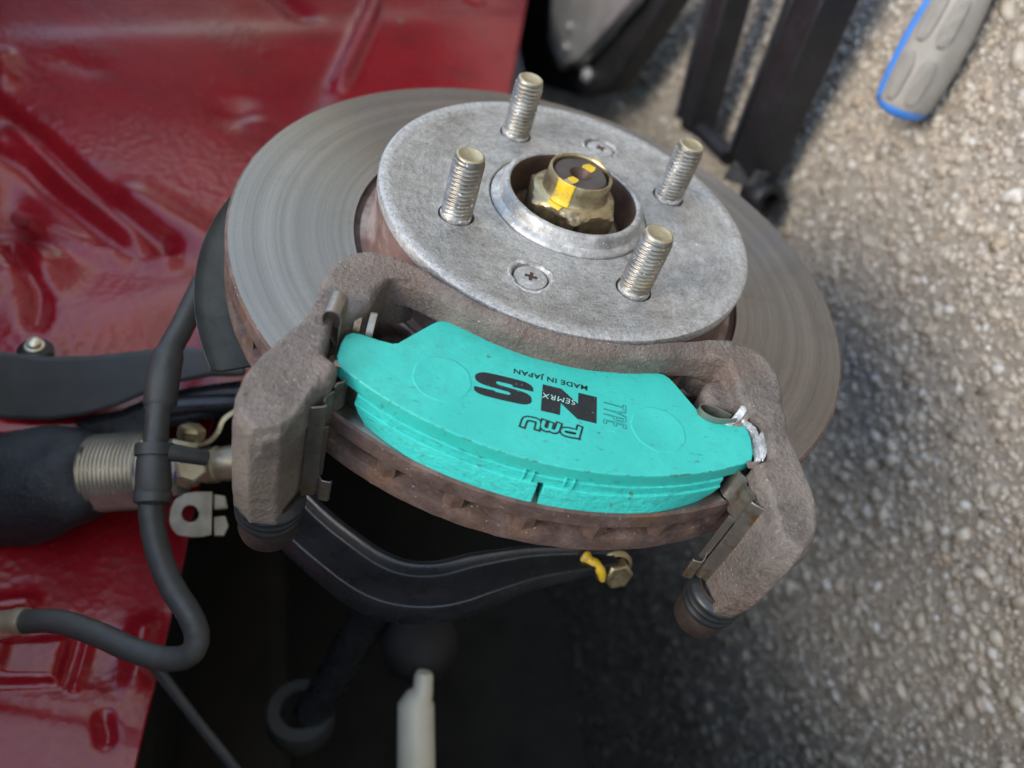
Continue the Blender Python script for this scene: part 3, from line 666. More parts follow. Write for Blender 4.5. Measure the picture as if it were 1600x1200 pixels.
# axle stub with keyway and centre hole
bm = bmesh.new()
lathe(bm, [(10.9, -6), (10.9, 14.2), (10.2, 14.9), (4.6, 14.9), (4.0, 14.2), (2.2, 11.5), (0.001, 10.5)], seg=64, mi=[0, 0, 0, 1, 1, 1])
axle = fin("axle_stub", bm, [M["axle"], M["bore"]], hub, 40)
kd = np.array([-(-5.0), 9.2, 0]); kd = kd / np.linalg.norm(kd); ke = np.array([-kd[1], kd[0], 0])    # keyway towards the camera, slightly left
bm = bmesh.new(); box(bm, kd * 10.6 + EZ * 14.6, kd * 1.3, ke * 1.9, EZ * 0.9); fin("key_stake", bm, M["zincb"], nut, None, 0.2)
def daub(name, pts3, th, par, nrm):
    bm = bmesh.new(); extr(bm, pts3, np.asarray(nrm) * th); return fin(name, bm, M["yellow"], par, None, 0.06)
rp = lambda r, s, z: kd * r + ke * s + EZ * z
daub("yellow_paint_mark", [rp(9.6, -1.6, 14.95), rp(9.4, 1.8, 14.95), rp(6, 2.1, 14.95), rp(4.7, 1.6, 14.95), rp(4.7, -1.0, 14.95), rp(7, -1.9, 14.95)], 0.12, axle, EZ)
daub("yellow_paint_mark", [rp(-4.4, -2.2, 14.95), rp(-4.2, 2.4, 14.95), rp(-7, 2.6, 14.95), rp(-9.2, 1.7, 14.95), rp(-9.0, -1.4, 14.95), rp(-6.5, -2.5, 14.95)], 0.12, axle, EZ)
# paint run down the collar and onto the hexagon's crown, towards the camera
def run_strip(name, zs, w0, w1, shift, dr=0.12):
    bm = bmesh.new(); n = 10; rows = []
    for (r, z) in zs:
        row = []
        for k in range(n + 1):
            f = k / n; wv = w0 + (w1 - w0) * (zs.index((r, z)) / (len(zs) - 1)); s = (f - 0.5) * 2 * wv + shift + 0.25 * math.sin(z * 2.1 + k)
            a = s / 13.0; d = kd * math.cos(a) + ke * math.sin(a)
            row.append(bm.verts.new(V2(d * (r + dr) + EZ * (z + dr))))
        rows.append(row)
    for A, B in zip(rows, rows[1:]):
        for k in range(n): bm.faces.new((A[k], A[k + 1], B[k + 1], B[k]))
    o = fin(name, bm, M["yellow"], nut, 60); sd = o.modifiers.new("t", 'SOLIDIFY'); sd.thickness = 0.0001; sd.offset = 0
run_strip("yellow_paint_mark", [(12.0, 16.0), (12.5, 16.02), (12.85, 15.2), (12.95, 12.5), (13.15, 8.7), (13.65, 7.6), (14.4, 7.3)], 4.2, 3.6, 0.4)
run_strip("yellow_paint_mark", [(14.4, 7.25), (15.6, 6.95), (16.3, 6.3), (16.5, 5.4)], 3.0, 2.2, -0.4, 0.14)
run_strip("yellow_paint_mark", [(12.9, 15.0), (12.6, 16.0), (11.9, 16.05)], 3.0, 2.5, 40.8)

# ------------------------------------------------------------------ splash shield behind the disc
sh = thing("splash_shield", onz(330, 500, -55), "thin grey steel splash shield showing past the disc's left edge", "splash shield")
pA = onz(336, 580, -53); a1 = math.atan2(pA[1], pA[0]); 
bm = bmesh.new()
lathe(bm, [(70, -56.2), (120, -56.2), (139.0, -55.0), (141.6, -53.4), (142.4, -52.6), (142.4, -51.4), (141.2, -52.4), (138.6, -53.8), (120, -55), (70, -55)], seg=120, a0=a1 - 0.003, a1=a1 - RAD(190), closed=True, hint=(1, 0, 0))
fin("shield_plate", bm, M["shield"], sh, 40, 0.2)

# ------------------------------------------------------------------ brake pad
pad = thing("brake_pad", U(0, 105, -24.5), "turquoise painted brake pad with black NS lettering, held in the bracket", "brake pad")
def arc_pts(r, u0, u1, n): return [(u, math.sqrt(r * r - u * u)) for u in np.linspace(u0, u1, n)]
half = [(10, 81.8), (22, 80.2), (31, 77.6), (36.5, 75.9), (39.5, 75.9), (41.6, 77.0), (43.5, 79.2), (52.4, 91.3), (54, 92.1), (58.5, 92.0), (64.5, 91.2), (67.3, 91.5), (69.0, 93.4), (69.6, 97), (69.5, 103.0), (68.6, 106.3), (66, 108.4), (63.8, 109.6), (62.0, 110.6)]
poly = [(0, 82.2)] + half + arc_pts(126.9, 60.5, -60.5, 41) + [(-u, v) for u, v in half[::-1]]
bm = bmesh.new(); prism(bm, poly, -13.6, -8.0)
plate = fin("backing_plate", bm, [M["pad"]], pad, 30, 0.45, 3)
zf = -24.35
def fric(u0, u1):
    if u0 < u1 and u1 > 5: inner = [(u0, 84), (22, 83), (36, 81), (45, 86), (57, 97), (u1, 104)]; outer = arc_pts(127.6, u1, u0, 24)
    else: inner = [(u0, 104), (-57, 97), (-45, 86), (-36, 81), (-22, 83), (u1, 84)]; outer = arc_pts(127.6, u1, u0, 24)
    bm = bmesh.new(); n = len(inner) + len(outer); P = inner + outer
    # ends of the lining are chamfered towards the disc
    def ch(u, z): return u * (1 - 0.05 * max(0, (-z - 18) / 6.3)) * (1 if abs(u) > 61 else 1) if abs(u) > 61.5 else (u if abs(u) < 40 else math.copysign(40 + (abs(u) - 40) * (1 - 0.22 * max(0, (-z - 18) / 6.3)), u))
    rings = [[U(ch(u, z), v + ((0.0 if v < 105 else 1.0) * float(np.interp(z, [zf, -16.9], [2.6, 0.9]))), z) for u, v in P] for z in (zf, -20.5, -16.9)]
    loft(bm, rings); return fin("friction_block", bm, M["padr"], pad, 30, 0.25, 2)
fric(1.3, 61.0); fric(-61.0, -0.7)
bm = bmesh.new(); prism(bm, [(0, 84), (22, 83), (36, 81), (45, 86), (57, 97), (60.5, 104)] + arc_pts(127.6, 60.5, -60.5, 48) + [(-60.5, 104), (-57, 97), (-45, 86), (-36, 81), (-22, 83)], -16.9, -13.6); fin("underlayer", bm, M["padr"], pad, 30, 0.2)
bm = bmesh.new(); prism(bm, [(-1.5, 86), (2, 86), (2, 119), (-1.5, 119)], -24.2, -16.95); fin("slot_floor", bm, M["dark"], pad, None)
for u in (-4.4, 8.5):
    v = math.sqrt(127.2 ** 2 - u * u); bm = bmesh.new()
    for a, b in ((-1.6, -1.1), (1.1, 1.6)): prism(bm, [(u + a, v - 2), (u + b, v - 2), (u + b, v + 1.0), (u + a, v + 1.0)], -16.6, -12.6)
    prism(bm, [(u - 1.7, v - 2), (u + 1.7, v - 2), (u + 1.7, v + 0.9), (u - 1.7, v + 0.9)], -17.2, -16.5)
    fin("rivet_tab", bm, M["padr"], pad, 30, 0.12)
# two round press marks, standing a hair proud of the plate
for u in (-36.2, 36.2):
    bm = bmesh.new(); ph = random.random() * 6
    rows = lathe(bm, [(9.65, -0.1), (9.4, 0.10), (9.0, 0.14), (8.6, 0.08), (0.001, 0.08)], U(u, 102.5, -8.0), seg=90, jit=lambda r, h, t: (r * (1 + 0.012 * math.sin(9 * t + ph) + 0.008 * math.sin(23 * t)), h))
    fin("press_mark", bm, M["pad"], plate, 50)
# lettering (read with the pad's outer edge up): x = -u, y = v
TZ = -7.96
def lay(bm_pts_faces, name, mat, z=TZ, th=0.03):
    pass
def flat_poly(name, polys, mat, z=TZ):
    bm = bmesh.new()
    for P in polys: extr(bm, [np.array([x, y, z]) for x, y in P], EZ * 0.035)
    return fin(name, bm, mat, plate, None)
# N and S, heavy extended capitals
def T(P, x0, y0, sx, sy, sh=0.0): return [(x0 + x * sx + y * sh, y0 + y * sy) for x, y in P]
Np = [(0, 0), (6.4, 0), (6.4, 5.7), (12.2, 0), (18.6, 0), (18.6, 12), (12.2, 12), (12.2, 6.2), (6.4, 12), (0, 12)]
N1 = [(0, 0), (6.4, 0), (6.4, 12), (0, 12)]; N2 = [(12.2, 0), (18.6, 0), (18.6, 12), (12.2, 12)]; N3 = [(6.4, 5.2), (12.2, 0), (12.2, 6.6), (6.4, 12)]
flat_poly("lettering_n", [T(N1, -15.0, 94.6, 1, 0.97), T(N2, -15.0, 94.6, 1, 0.97), T(N3, -15.0, 94.6, 1, 0.97)], M["ink"])
def curve(P): return [tuple(p[:2]) for p in smooth_path([(x, y, 0) for x, y in P], 4)]
Sp = curve([(19.2, 7.55), (18.9, 8.7), (17.0, 9.65), (13.5, 10), (5.5, 10), (2.2, 9.65), (0.5, 8.6), (0.2, 7.1), (0.9, 5.6), (2.8, 4.75), (6.5, 4.4), (11.6, 4.1)]) + curve([(12.3, 3.6), (12.35, 3.0), (11.7, 2.7)]) + curve([(7.6, 2.7), (6.9, 3.0), (6.8, 3.55)]) + \
     curve([(0.0, 3.55), (0.15, 2.0), (1.8, 0.6), (5.0, 0.05), (13.5, 0), (17.0, 0.35), (19.0, 1.6), (19.4, 3.1), (18.6, 4.6), (16.6, 5.4), (13, 5.75), (8.2, 6.05)]) + curve([(7.4, 6.4), (7.3, 6.95), (8.0, 7.3)]) + curve([(11.8, 7.3), (12.5, 7.1), (12.6, 6.9)]) + [(19.2, 6.9)]
flat_poly("lettering_s", [T(Sp, 6.6, 95.2, 1.0, 1.04)], M["ink"])
def text(name, body, size, x, y, mat, rot=0.0, sx=1.0, offset=0.0, shear=0.0, outline=0.0, z=TZ, space=1.0):
    cu = bpy.data.curves.new(name, 'FONT'); cu.body = body; cu.size = size; cu.align_x = 'CENTER'; cu.align_y = 'CENTER'; cu.offset = offset; cu.shear = shear; cu.space_character = space
    cu.resolution_u = 3
    if outline: cu.fill_mode = 'NONE'; cu.bevel_depth = outline; cu.bevel_resolution = 0
    else: cu.extrude = 0.015
    o = bpy.data.objects.new(name, cu); COL.objects.link(o); bpy.context.view_layer.update()
    me = bpy.data.meshes.new_from_object(o.evaluated_get(bpy.context.evaluated_depsgraph_get())); bpy.data.objects.remove(o); bpy.data.curves.remove(cu)
    bm = bmesh.new(); bm.from_mesh(me); bpy.data.meshes.remove(me)
    ca, sa = math.cos(rot), math.sin(rot)
    for v in bm.verts:
        a, b = v.co.x * sx, v.co.y; v.co = Vector((x + a * ca - b * sa, y + a * sa + b * ca, z + v.co.z + 0.015))
    return fin(name, bm, mat, plate, None, norm=False)
text("lettering_origin", "MADE IN JAPAN", 2.95, 1.0, 91.5, M["ink"], sx=1.14, offset=0.07, space=1.08)
text("lettering_type", "TYPE", 11.2, -20.8, 100.2, M["ink"], rot=math.pi / 2, sx=0.37, shear=0.12, outline=0.085, space=1.2)
text("lettering_code", "SEMRX", 3.2, -2.3, 99.3, M["inklight"], sx=1.08, offset=-0.03, z=TZ + 0.04, space=1.12, shear=0.1)
# rounded logo: dark outline, letters left in the pad colour
def strokes(P, r, zz, mat, name):
    bm = bmesh.new()
    for k, ln in enumerate(P):
        L = smooth_path([(x, y, zz + 0.002 * k) for x, y in ln], 5) if len(ln) > 2 else [np.array([x, y, zz + 0.002 * k]) for x, y in ln]
        lft, rgt = [], []
        for i in range(len(L)):
            t = L[min(i + 1, len(L) - 1)] - L[max(i - 1, 0)]; t = t / np.linalg.norm(t); n_ = np.array([-t[1], t[0], 0]); lft.append(L[i] + n_ * r); rgt.append(L[i] - n_ * r)
        t0 = L[0] - L[1]; t0 /= np.linalg.norm(t0); t1 = L[-1] - L[-2]; t1 /= np.linalg.norm(t1)
        lft[0] = lft[0] + t0 * r; rgt[0] = rgt[0] + t0 * r; lft[-1] = lft[-1] + t1 * r; rgt[-1] = rgt[-1] + t1 * r
        for i in range(len(L) - 1):
            f = [bm.verts.new(V2(p)) for p in (rgt[i], rgt[i + 1], lft[i + 1], lft[i])]; bm.faces.new(f)
    return fin(name, bm, mat, plate, None, norm=False)
q = lambda P: [(-9.6 + x, 110.4 + y + 0.02 * x) for x, y in P]
LOGO = [q([(0.2, -0.6), (0.9, 3.1)]), q([(0.9, 3.1), (3.4, 3.25), (5.2, 3.0), (5.6, 2.0), (4.6, 1.2), (1.6, 1.1)]),
        q([(7.0, -0.1), (7.6, 2.4), (8.6, 3.0), (9.8, 2.4), (9.6, 0.4)]), q([(9.8, 2.4), (10.8, 3.0), (12.0, 2.6), (12.2, 1.6), (11.9, 0.0)]),
        q([(13.8, 3.2), (13.6, 0.9), (14.4, 0.1), (17.0, 0.1), (18.0, 0.9), (18.5, 3.3)])]
strokes(LOGO, 1.2, TZ + 0.02, M["ink"], "logo_outline"); strokes(LOGO, 0.52, TZ + 0.06, M["pad"], "logo_letters")

# ------------------------------------------------------------------ caliper bracket
brk = thing("caliper_bracket", U(0, 126, -64), "brown cast-iron caliper bracket straddling the disc and holding the turquoise pad", "caliper bracket")
bm = bmesh.new()
us = [-62, -56, -52, -47, -43, -36, -30, -24, -16, -8, 0, 8, 16, 24, 30, 36, 43, 47, 52, 56, 62]
def vin(u): return float(np.interp(abs(u), [0, 8, 16, 24, 30, 36, 43, 52, 62], [79.2, 78.8, 77.6, 75.8, 74.0, 71.4, 68.0, 63.8, 61.0]))
def wid(u): return float(np.interp(abs(u), [0, 30, 45, 62], [4.4, 4.6, 5.6, 9.0]))
loft(bm, [[U(u, vin(u), -11), U(u, vin(u) - 0.2, 1.6), U(u, vin(u) + 0.9, 2.6), U(u, vin(u) + wid(u) * 0.62, 1.0), U(u, vin(u) + wid(u), -1.6), U(u, vin(u) + wid(u) + 0.3, -11)] for u in us])
def m_(P, s): return [(u * s, v) for u, v in P]
for s in (-1, 1):
    hump = [(50, 65.5), (56, 62.2), (62, 60.2), (69, 59.6), (75, 62.8), (79.4, 69), (80.8, 77), (80.6, 86), (82, 94), (76, 97), (73, 92), (68, 89), (64, 85), (62.5, 77), (60, 70.5), (54, 69.5)]
    sh_ = [(80.4, 82), (81.5, 93), (85.5, 102), (90, 112), (93, 120), (93.2, 128), (89, 135.5), (83, 138), (78, 135.5), (73.5, 126), (72, 120), (68.2, 116), (67.6, 110.5), (73, 107), (73.2, 91), (69, 88), (74, 82)]
    if s > 0: sh_ = [(u if u < 78 else 78 + (u - 78) * 0.70, v) for u, v in sh_]
    def top(P, zb, zt, ins):
        c = np.mean(P, 0); P2 = [tuple(np.array(p) + (c - np.array(p)) / np.linalg.norm(c - np.array(p)) * ins) for p in P]
        loft(bm, [[U(u * s, v, zb) for u, v in P], [U(u * s, v, zt(u, v) - ins) for u, v in P], [U(u * s, v, zt(u, v)) for u, v in P2]])
    top(hump, -21, lambda u, v: float(np.interp(v, [60, 70, 90, 97], [1.5, 0.8, -2.5, -4.0])), 1.6)
    top(sh_, -21, lambda u, v: float(np.interp(v, [82, 92, 110, 124, 138], [-0.5, -2.5, -3.5, -6.5, -12.0])), 1.8)
    arm = [(72.2, 114), (72.0, 119), (77.5, 135), (86, 138.5), (93, 131.5), (93.4, 119), (88, 112.5), (78, 111.5)]
    if s > 0: arm = [(71.0 + (u - 72) * 0.82, v) for u, v in arm]
    rings = []
    for z, k in ((-59.5, 0.97), (-58.0, 1.0), (-52, 1.0), (-46, 1.0), (-40, 1.0), (-20, 1.0), (-12, 0.95), (-9, 0.85)):
        ring = []
        for u, v in arm:
            ac = 82.3 if s < 0 else 79.0; du, dv = (u - ac) * k, (v - 125.5) * k; w_ = float(np.interp(z, [-58, -42], [1, 0])); h_ = math.hypot(du, dv)
            rr_ = 11.7 if s < 0 else 10.6; du, dv = du * (1 - w_ + w_ * rr_ / h_), dv * (1 - w_ + w_ * rr_ / h_); ring.append(U((ac + (-0.8 * w_ if s > 0 else 0) + du) * s, 125.5 + dv, z))
        rings.append(ring)
    loft(bm, rings)
    if s > 0: lathe(bm, [(0.001, -21), (7.5, -21), (7.5, -9), (6, -7.2), (0.001, -7)], U(61.5 * s, 79.5, 0), seg=24)
    # web joining the arm to the shoulder, outside the disc's edge
    prism(bm, [(x * s, y) for x, y in ((74, 112), (74, 122), (84, 124), (84, 114), (82, 107))], -24, -9)
bracket = fin("casting", bm, M["cast"], brk, 180)
rm = bracket.modifiers.new("remesh", 'REMESH'); rm.mode = 'VOXEL'; rm.voxel_size = 0.0007; rm.use_smooth_shade = True
sm = bracket.modifiers.new("smooth", 'SMOOTH'); sm.factor = 0.5; sm.iterations = 6
tx = bpy.data.textures.new("cast_relief", 'CLOUDS'); tx.noise_scale = 0.012; tx.noise_depth = 3
dp = bracket.modifiers.new("relief", 'DISPLACE'); dp.texture = tx; dp.strength = 0.0011; dp.mid_level = 0.5; dp.texture_coords = 'LOCAL'
apply_mods(bracket)
for p in bracket.data.polygons: p.use_smooth = True
for s in (-1, 1):
    c = U(-82.0 if s < 0 else 78.0, 125.5, 0); kr = 1.0 if s < 0 else 0.93
    bm = bmesh.new(); rows = lathe(bm, [(9.0, -54), (9.2, -67), (9.8, -67.5), (10.3, -75.5), (9.8, -77.6), (8, -78.2), (0.001, -78.4)], c, seg=48, jit=lambda r, h, t: (r * kr, h)); pin = fin("slide_pin", bm, M["pin"], brk, 40)
    bm = bmesh.new(); lathe(bm, [(8.5, -56), (10.8, -57), (11.6, -58.0), (11.7, -58.8), (10.5, -59.7), (10.2, -60.5), (11.3, -61.4), (11.5, -62.3), (10.3, -63.1), (10.1, -63.9), (11.1, -64.8), (11.4, -65.8), (10.9, -67.0), (9.0, -67.6)], c, seg=64, jit=lambda r, h, t: (r * kr, h)); fin("rubber_boot", bm, M["rubber"], pin, 80)

# ------------------------------------------------------------------ pad clips (spring steel)
for s in (-1, 1):
    cl = thing("pad_clip", U(68 * s, 112, -58), "thin spring-steel pad clip with rolled tongue on the bracket's left arm" if s < 0 else "spring-steel pad clip smeared with silver grease on the bracket's right arm", "pad clip", "pad clips on the bracket")
    wav = [(66.6, 100), (65.3, 103.5), (64.9, 106), (64.7, 108.7), (65.6, 110.6), (67.3, 111.8), (67.5, 113.6), (67.4, 115.2), (68.5, 116.8), (69.3, 118.2), (69.2, 119.8), (69.8, 121.0), (71.8, 121.9)]
    bm = bmesh.new(); P = [U(u * s, v, -11.0) for u, v in wav]
    # lower edge steps up towards the pad
    L = [p + np.array([0, 0, -0.0]) for p in P]
    sheet(bm, P[1:8], (0, 0, -13), 0.5); abut = fin("abutment_plate", bm, M["clip"], cl, 60)
    bm = bmesh.new(); sheet(bm, P[6:11], (0, 0, -14.5), 0.5); fin("step_plate", bm, M["clip"], abut, 60)
    bm = bmesh.new(); sheet(bm, [U(68.2 * s, 120.9, -11.2), U(68.9 * s, 121.6, -11.2), U(72.0 * s, 122.9, -11.2), U(72.7 * s, 122.7, -11.2)], (0.3 * s, 1.6, -44), 0.6); fin("leg_strip", bm, M["clip"], cl, 40, 0.15)
    bm = bmesh.new(); sheet(bm, [U(67.2 * s, 117.4, -25), U(69.2 * s, 119.0, -25)], (0, 0.6, -25), 0.5); fin("back_strip", bm, M["clip"], cl, 40)
    bm = bmesh.new(); sheet(bm, [U(63.2 * s, 122.6, -46), U(63.6 * s, 123.3, -46), U(66.2 * s, 123.4, -46), U(67.4 * s, 122, -46), U(68.6 * s, 119.2, -46)], (0, 0.8, -10), 0.6); fin("foot_tab", bm, M["clip"], cl, 50, 0.15)
    if s < 0:
        pr = [(-70.7, -13), (-70.8, -8), (-70.7, -2.5), (-70.6, 1.0), (-71.4, 3.0), (-73.3, 4.0), (-75.4, 3.4), (-76.4, 1.4), (-76.2, -1.4), (-74.8, -4.4), (-72.8, -7.6), (-71.4, -10.4)]
        pr = [tuple(p[:2]) for p in smooth_path([(a, b, 0) for a, b in pr], 4)]
        bm = bmesh.new(); sheet(bm, [U(u, 97.0, z) for u, z in pr], (0, -9.5, 0), 0.5); fin("rolled_tongue", bm, M["clip"], cl, 60)
        for u, v0, v1, h in ((-66.4, 90.8, 86.4, -5.6), (-62.0, 91.6, 84.6, -4.4)):
            bm = bmesh.new(); pf = smooth_path([(0, v0, -12), (0, v0 - 1.0, h - 2.2), (0, v1 + 1.4, h), (0, v1, h + 0.3), (0, v1 - 0.8, h - 0.6)], 4)
            sheet(bm, [np.array([-u + 1.2, p[1], p[2]]) for p in pf], (-2.4, 0, 0), 0.5); fin("spring_tab", bm, M["clip"], cl, 60, 0.15)
        bm = bmesh.new(); box(bm, U(-67.6, 106.2, -8.4), (2.2, 0, 0), (0, 1.2, 0), (0, 0, 0.3)); fin("locating_tab", bm, M["clip"], cl, None, 0.1)
    else:
        pr = [(64, 93.2), (60, 94.6), (56, 95.2), (52.6, 94.2), (50.8, 92.2), (51.3, 90.4), (53.4, 89.8), (57, 90.4), (62, 92.2)]
        pr = [tuple(p[:2]) for p in smooth_path([(a, b, 0) for a, b in pr], 4)]
        bm = bmesh.new(); sheet(bm, [U(u, v - 1.6, -5.5) for u, v in pr], (0, 0, -10), 0.5); fin("rolled_tongue", bm, M["clip"], cl, 60)
        bm = bmesh.new(); sheet(bm, smooth_path([U(60.5, 93.0, -8.2), U(63.0, 91.0, -7.0), U(64.6, 88.6, -5.2), U(65.3, 86.6, -3.8)], 4), (-2.3, 0.1, 0.1), 0.7); fin("greased_tab", bm, M["grease"], cl, 60, 0.2)
        bm = bmesh.new(); sheet(bm, smooth_path([U(62.9, 92.8, -8.4), U(65.4, 90.8, -7.1), U(67.0, 88.4, -5.4), U(67.7, 86.6, -4.0)], 4), (-2.5, 0.1, 0.1), 0.5); fin("spring_tab", bm, M["clip"], cl, 60, 0.15)
        bm = bmesh.new(); pf = smooth_path([U(66.5, 90.4, -9), U(69.4, 92.0, -9), U(71.0, 95.0, -9), U(71.2, 99, -9), U(71.0, 103, -9), U(70.2, 107, -9)], 5)
        sheet(bm, pf, (0, 0, 2.6), 1.5); fin("greased_edge", bm, M["grease"], cl, 60, 0.3)
        bm = bmesh.new(); tab = [(72.0, 95.5), (73.2, 93.8), (75.6, 93.6), (76.2, 94.8), (76.3, 100.4), (75.2, 102), (73.0, 104), (72.0, 106.4), (71.2, 107.5), (71.3, 99)]
        prism(bm, tab, -6.6, -5.9); fin("greased_tab", bm, M["grease"], cl, None, 0.2)
        bm = bmesh.new(); prism(bm, [(66.2, 107.5), (70.5, 107.0), (72.5, 108.2), (70.2, 110.4), (66.6, 110.2)], -8.2, -7.6); fin("locating_tab", bm, M["clip"], cl, None, 0.15)

gtx = bpy.data.textures.new("grease_lumps", 'CLOUDS'); gtx.noise_scale = 0.0016; gtx.noise_depth = 2
for o in [o for o in bpy.data.objects if o.name.startswith(("greased_", "thread_paste", "paste_ring"))]:
    sub = o.modifiers.new("sub", 'SUBSURF'); sub.levels = sub.render_levels = 2; sub.subdivision_type = 'SIMPLE'
    d = o.modifiers.new("lumps", 'DISPLACE'); d.texture = gtx; d.strength = 0.0007 if o.name.startswith("greased") else 0.0004; d.mid_level = 0.45; d.texture_coords = 'LOCAL'
# ------------------------------------------------------------------ brake hose
hose = thing("brake_hose", at(240, 740, 322), "black rubber brake hose looping from behind the shield over the red panel", "hose")
hp = smooth_path([at(x, y, d) for x, y, d in ((318, 440, 372), (300, 478, 360), (284, 512, 348), (266, 545, 338), (256, 580, 330), (249, 630, 326), (244, 680, 323), (238, 740, 320), (236, 800, 318), (246, 858, 316), (268, 915, 314), (297, 962, 312), (308, 995, 311), (297, 1022, 311), (262, 1030, 313), (212, 1017, 316), (150, 990, 320), (90, 971, 324), (30, 972, 328))], 7)
bm = bmesh.new(); tube(bm, hp, [4.75 + (0.3 if i < 24 else 0) + 0.06 * math.sin(i * 1.7) for i in range(len(hp))], 20); fin("rubber_tube", bm, M["hose"], hose, 60)
bm = bmesh.new(); tube(bm, [at(266, 548, 338), at(262, 556, 336), at(254, 595, 330), at(250, 632, 327), at(249.5, 636, 327)], [5.4, 6.3, 6.6, 6.5, 5.2], 22); fin("sleeve", bm, M["hose"], hose, 50)
bm = bmesh.new(); tube(bm, [at(243, 692, 323), at(243, 694, 323), at(242, 712, 322), at(242, 714, 322), at(240, 722, 321), at(240, 760, 320), at(239, 764, 320), at(239, 770, 320), at(238, 785, 319), at(238, 787, 319)], [5, 7.6, 7.6, 6.6, 6.5, 6.9, 6.7, 7.3, 7.1, 5], 22); fin("grommet", bm, M["hose"], hose, 40)
bm = bmesh.new(); tube(bm, [at(40, 971, 327.5), at(25, 971, 328), at(24, 971, 328), at(8, 975, 330), at(-20, 980, 332), at(-60, 985, 335)], [5.6, 5.6, 5.0, 5.6, 6.2, 6.2], 20); fin("end_fitting", bm, M["zincb"], hose, 40)
bm = bmesh.new(); tube(bm, [at(262, 706, 322), at(300, 712, 326), at(322, 716, 330)], [3.6, 3.4, 3.2], 14); fin("holder_arm", bm, M["hose"], hose, 40)

# ------------------------------------------------------------------ damper with threaded body
dam = thing("damper", at(200, 745, 385), "damper with silver threaded body and crumpled black dust boot above the lower rail", "damper")
d0, d1 = at(-120, 760, 392), at(385, 722, 376); dax = (d1 - d0); dl = np.linalg.norm(dax); dax = dax / dl
def dpos(px):   # distance along the axis where a given picture column falls
    f = (px + 24 + 120) / 505.0; return f * dl
bm = bmesh.new(); prof = []
k0, k1 = dpos(133), dpos(222); nth = 14
prof.append((5, k0 - 2)); prof.append((17.0, k0 - 1))
for i in range(nth):
    a = k0 + (k1 - k0) * i / nth; w_ = (k1 - k0) / nth; prof += [(16.6, a), (18.5, a + 0.35 * w_), (18.5, a + 0.6 * w_), (16.6, a + 0.95 * w_)]
prof += [(16.4, k1), (16.4, k1 + 3), (13.5, k1 + 4), (13.5, dpos(262)), (10, dpos(264)), (9, dpos(270))]
lathe(bm, prof, d0, dax, 64); fin("threaded_body", bm, M["thread"], dam, 30)
bm = bmesh.new(); ph = [random.random() * 6 for _ in range(4)]
bj = lambda r, h, t: (r * (1 + 0.05 * math.sin(2 * t + ph[0] + h * 0.05) + 0.04 * math.sin(5 * t + ph[1] + h * 0.12) + 0.02 * math.sin(9 * t + h * 0.2)), h + 2.0 * math.sin(3 * t + ph[2]))
lathe(bm, [(14, dpos(150)), (19, dpos(142)), (24, dpos(130)), (27, dpos(100)), (29, dpos(70)), (29.5, dpos(30)), (30, dpos(-20)), (30, dpos(-110)), (10, dpos(-118))], d0 + (at(0, 785, 390) - at(0, 757, 390)), (d1 - d0) + (at(150, 748, 390) - at(150, 785, 390)) * 1.4, 64, jit=lambda r, h, t: bj(r * 0.88, h, t)); fin("dust_boot", bm, M["boot"], dam, 60)
bm = bmesh.new(); lathe(bm, [(6, dpos(262)), (9.6, dpos(264)), (10.2, dpos(272)), (9.6, dpos(282)), (6.6, dpos(284)), (7.4, dpos(290)), (8.6, dpos(300)), (8.6, dpos(318)), (7.6, dpos(320)), (8.2, dpos(330)), (8.2, dpos(395)), (4, dpos(397))], d0, dax, 40); fin("fork_tube", bm, M["zincb"], dam, 35)
bm = bmesh.new(); box(bm, d0 + dax * dpos(270) + at(270, 745, 365) - at(270, 745, 375), dax * 4.5, np.cross(dax, EZ) * 5.5, EZ * 3.0); fin("purple_label", bm, M["purple"], dam, None, 0.6)
bm = bmesh.new(); lathe(bm, [(0.01, -1), (7.0, -1), (7.0, 5), (5.6, 6), (0.01, 6)], at(297, 731, 364), dax * 0.1 + (CAM_A - at(297, 731, 364)) / 400, 6); fin("clamp_bolt", bm, M["zincb"], dam, None, 0.4)
hb = thing("hose_bracket", at(310, 805, 372), "pale gold plated bracket plate with a round hole beside the hose", "bracket")
def pxpoly(pts, d): return [at(x, y, d) for x, y in pts]
vw = lambda px, py: ray(px, py) / np.linalg.norm(ray(px, py))
bm = bmesh.new(); hole = [(297 + 13.5 * math.cos(t), 803 + 13.5 * math.sin(t)) for t in np.linspace(0, 2 * math.pi, 24, endpoint=False)]
outl = [(264, 812), (266, 795), (274, 780), (288, 771), (306, 768), (332, 768), (331, 800), (330, 838), (300, 840), (276, 836), (267, 826)]
o_ = []
for i in range(24):
    t = 2 * math.pi * i / 24; best = None
    for a, b in zip(outl, outl[1:] + outl[:1]):      # outline point in the same direction as the hole's vertex
        dx, dy = math.cos(t), math.sin(t); ex, ey = b[0] - a[0], b[1] - a[1]; den = dx * ey - dy * ex
        if abs(den) < 1e-9: continue
        r_ = ((a[0] - 297) * ey - (a[1] - 803) * ex) / den; w_ = ((a[0] - 297) * dy - (a[1] - 803) * dx) / den
        if r_ > 0 and -1e-6 <= w_ <= 1 + 1e-6: best = (297 + dx * r_, 803 + dy * r_)
    o_.append(best)
bk = vw(300, 800) * 2.6
ra = [bm.verts.new(V2(at(x, y, 372))) for x, y in hole]; rb = [bm.verts.new(V2(at(x, y, 372))) for x, y in o_]
rc = [bm.verts.new(V2(at(x, y, 372) + bk)) for x, y in o_]; rd = [bm.verts.new(V2(at(x, y, 372) + bk)) for x, y in hole]
for A, B in ((ra, rb), (rb, rc), (rc, rd), (rd, ra)):
    for i in range(24): bm.faces.new((A[i], A[(i + 1) % 24], B[(i + 1) % 24], B[i]))
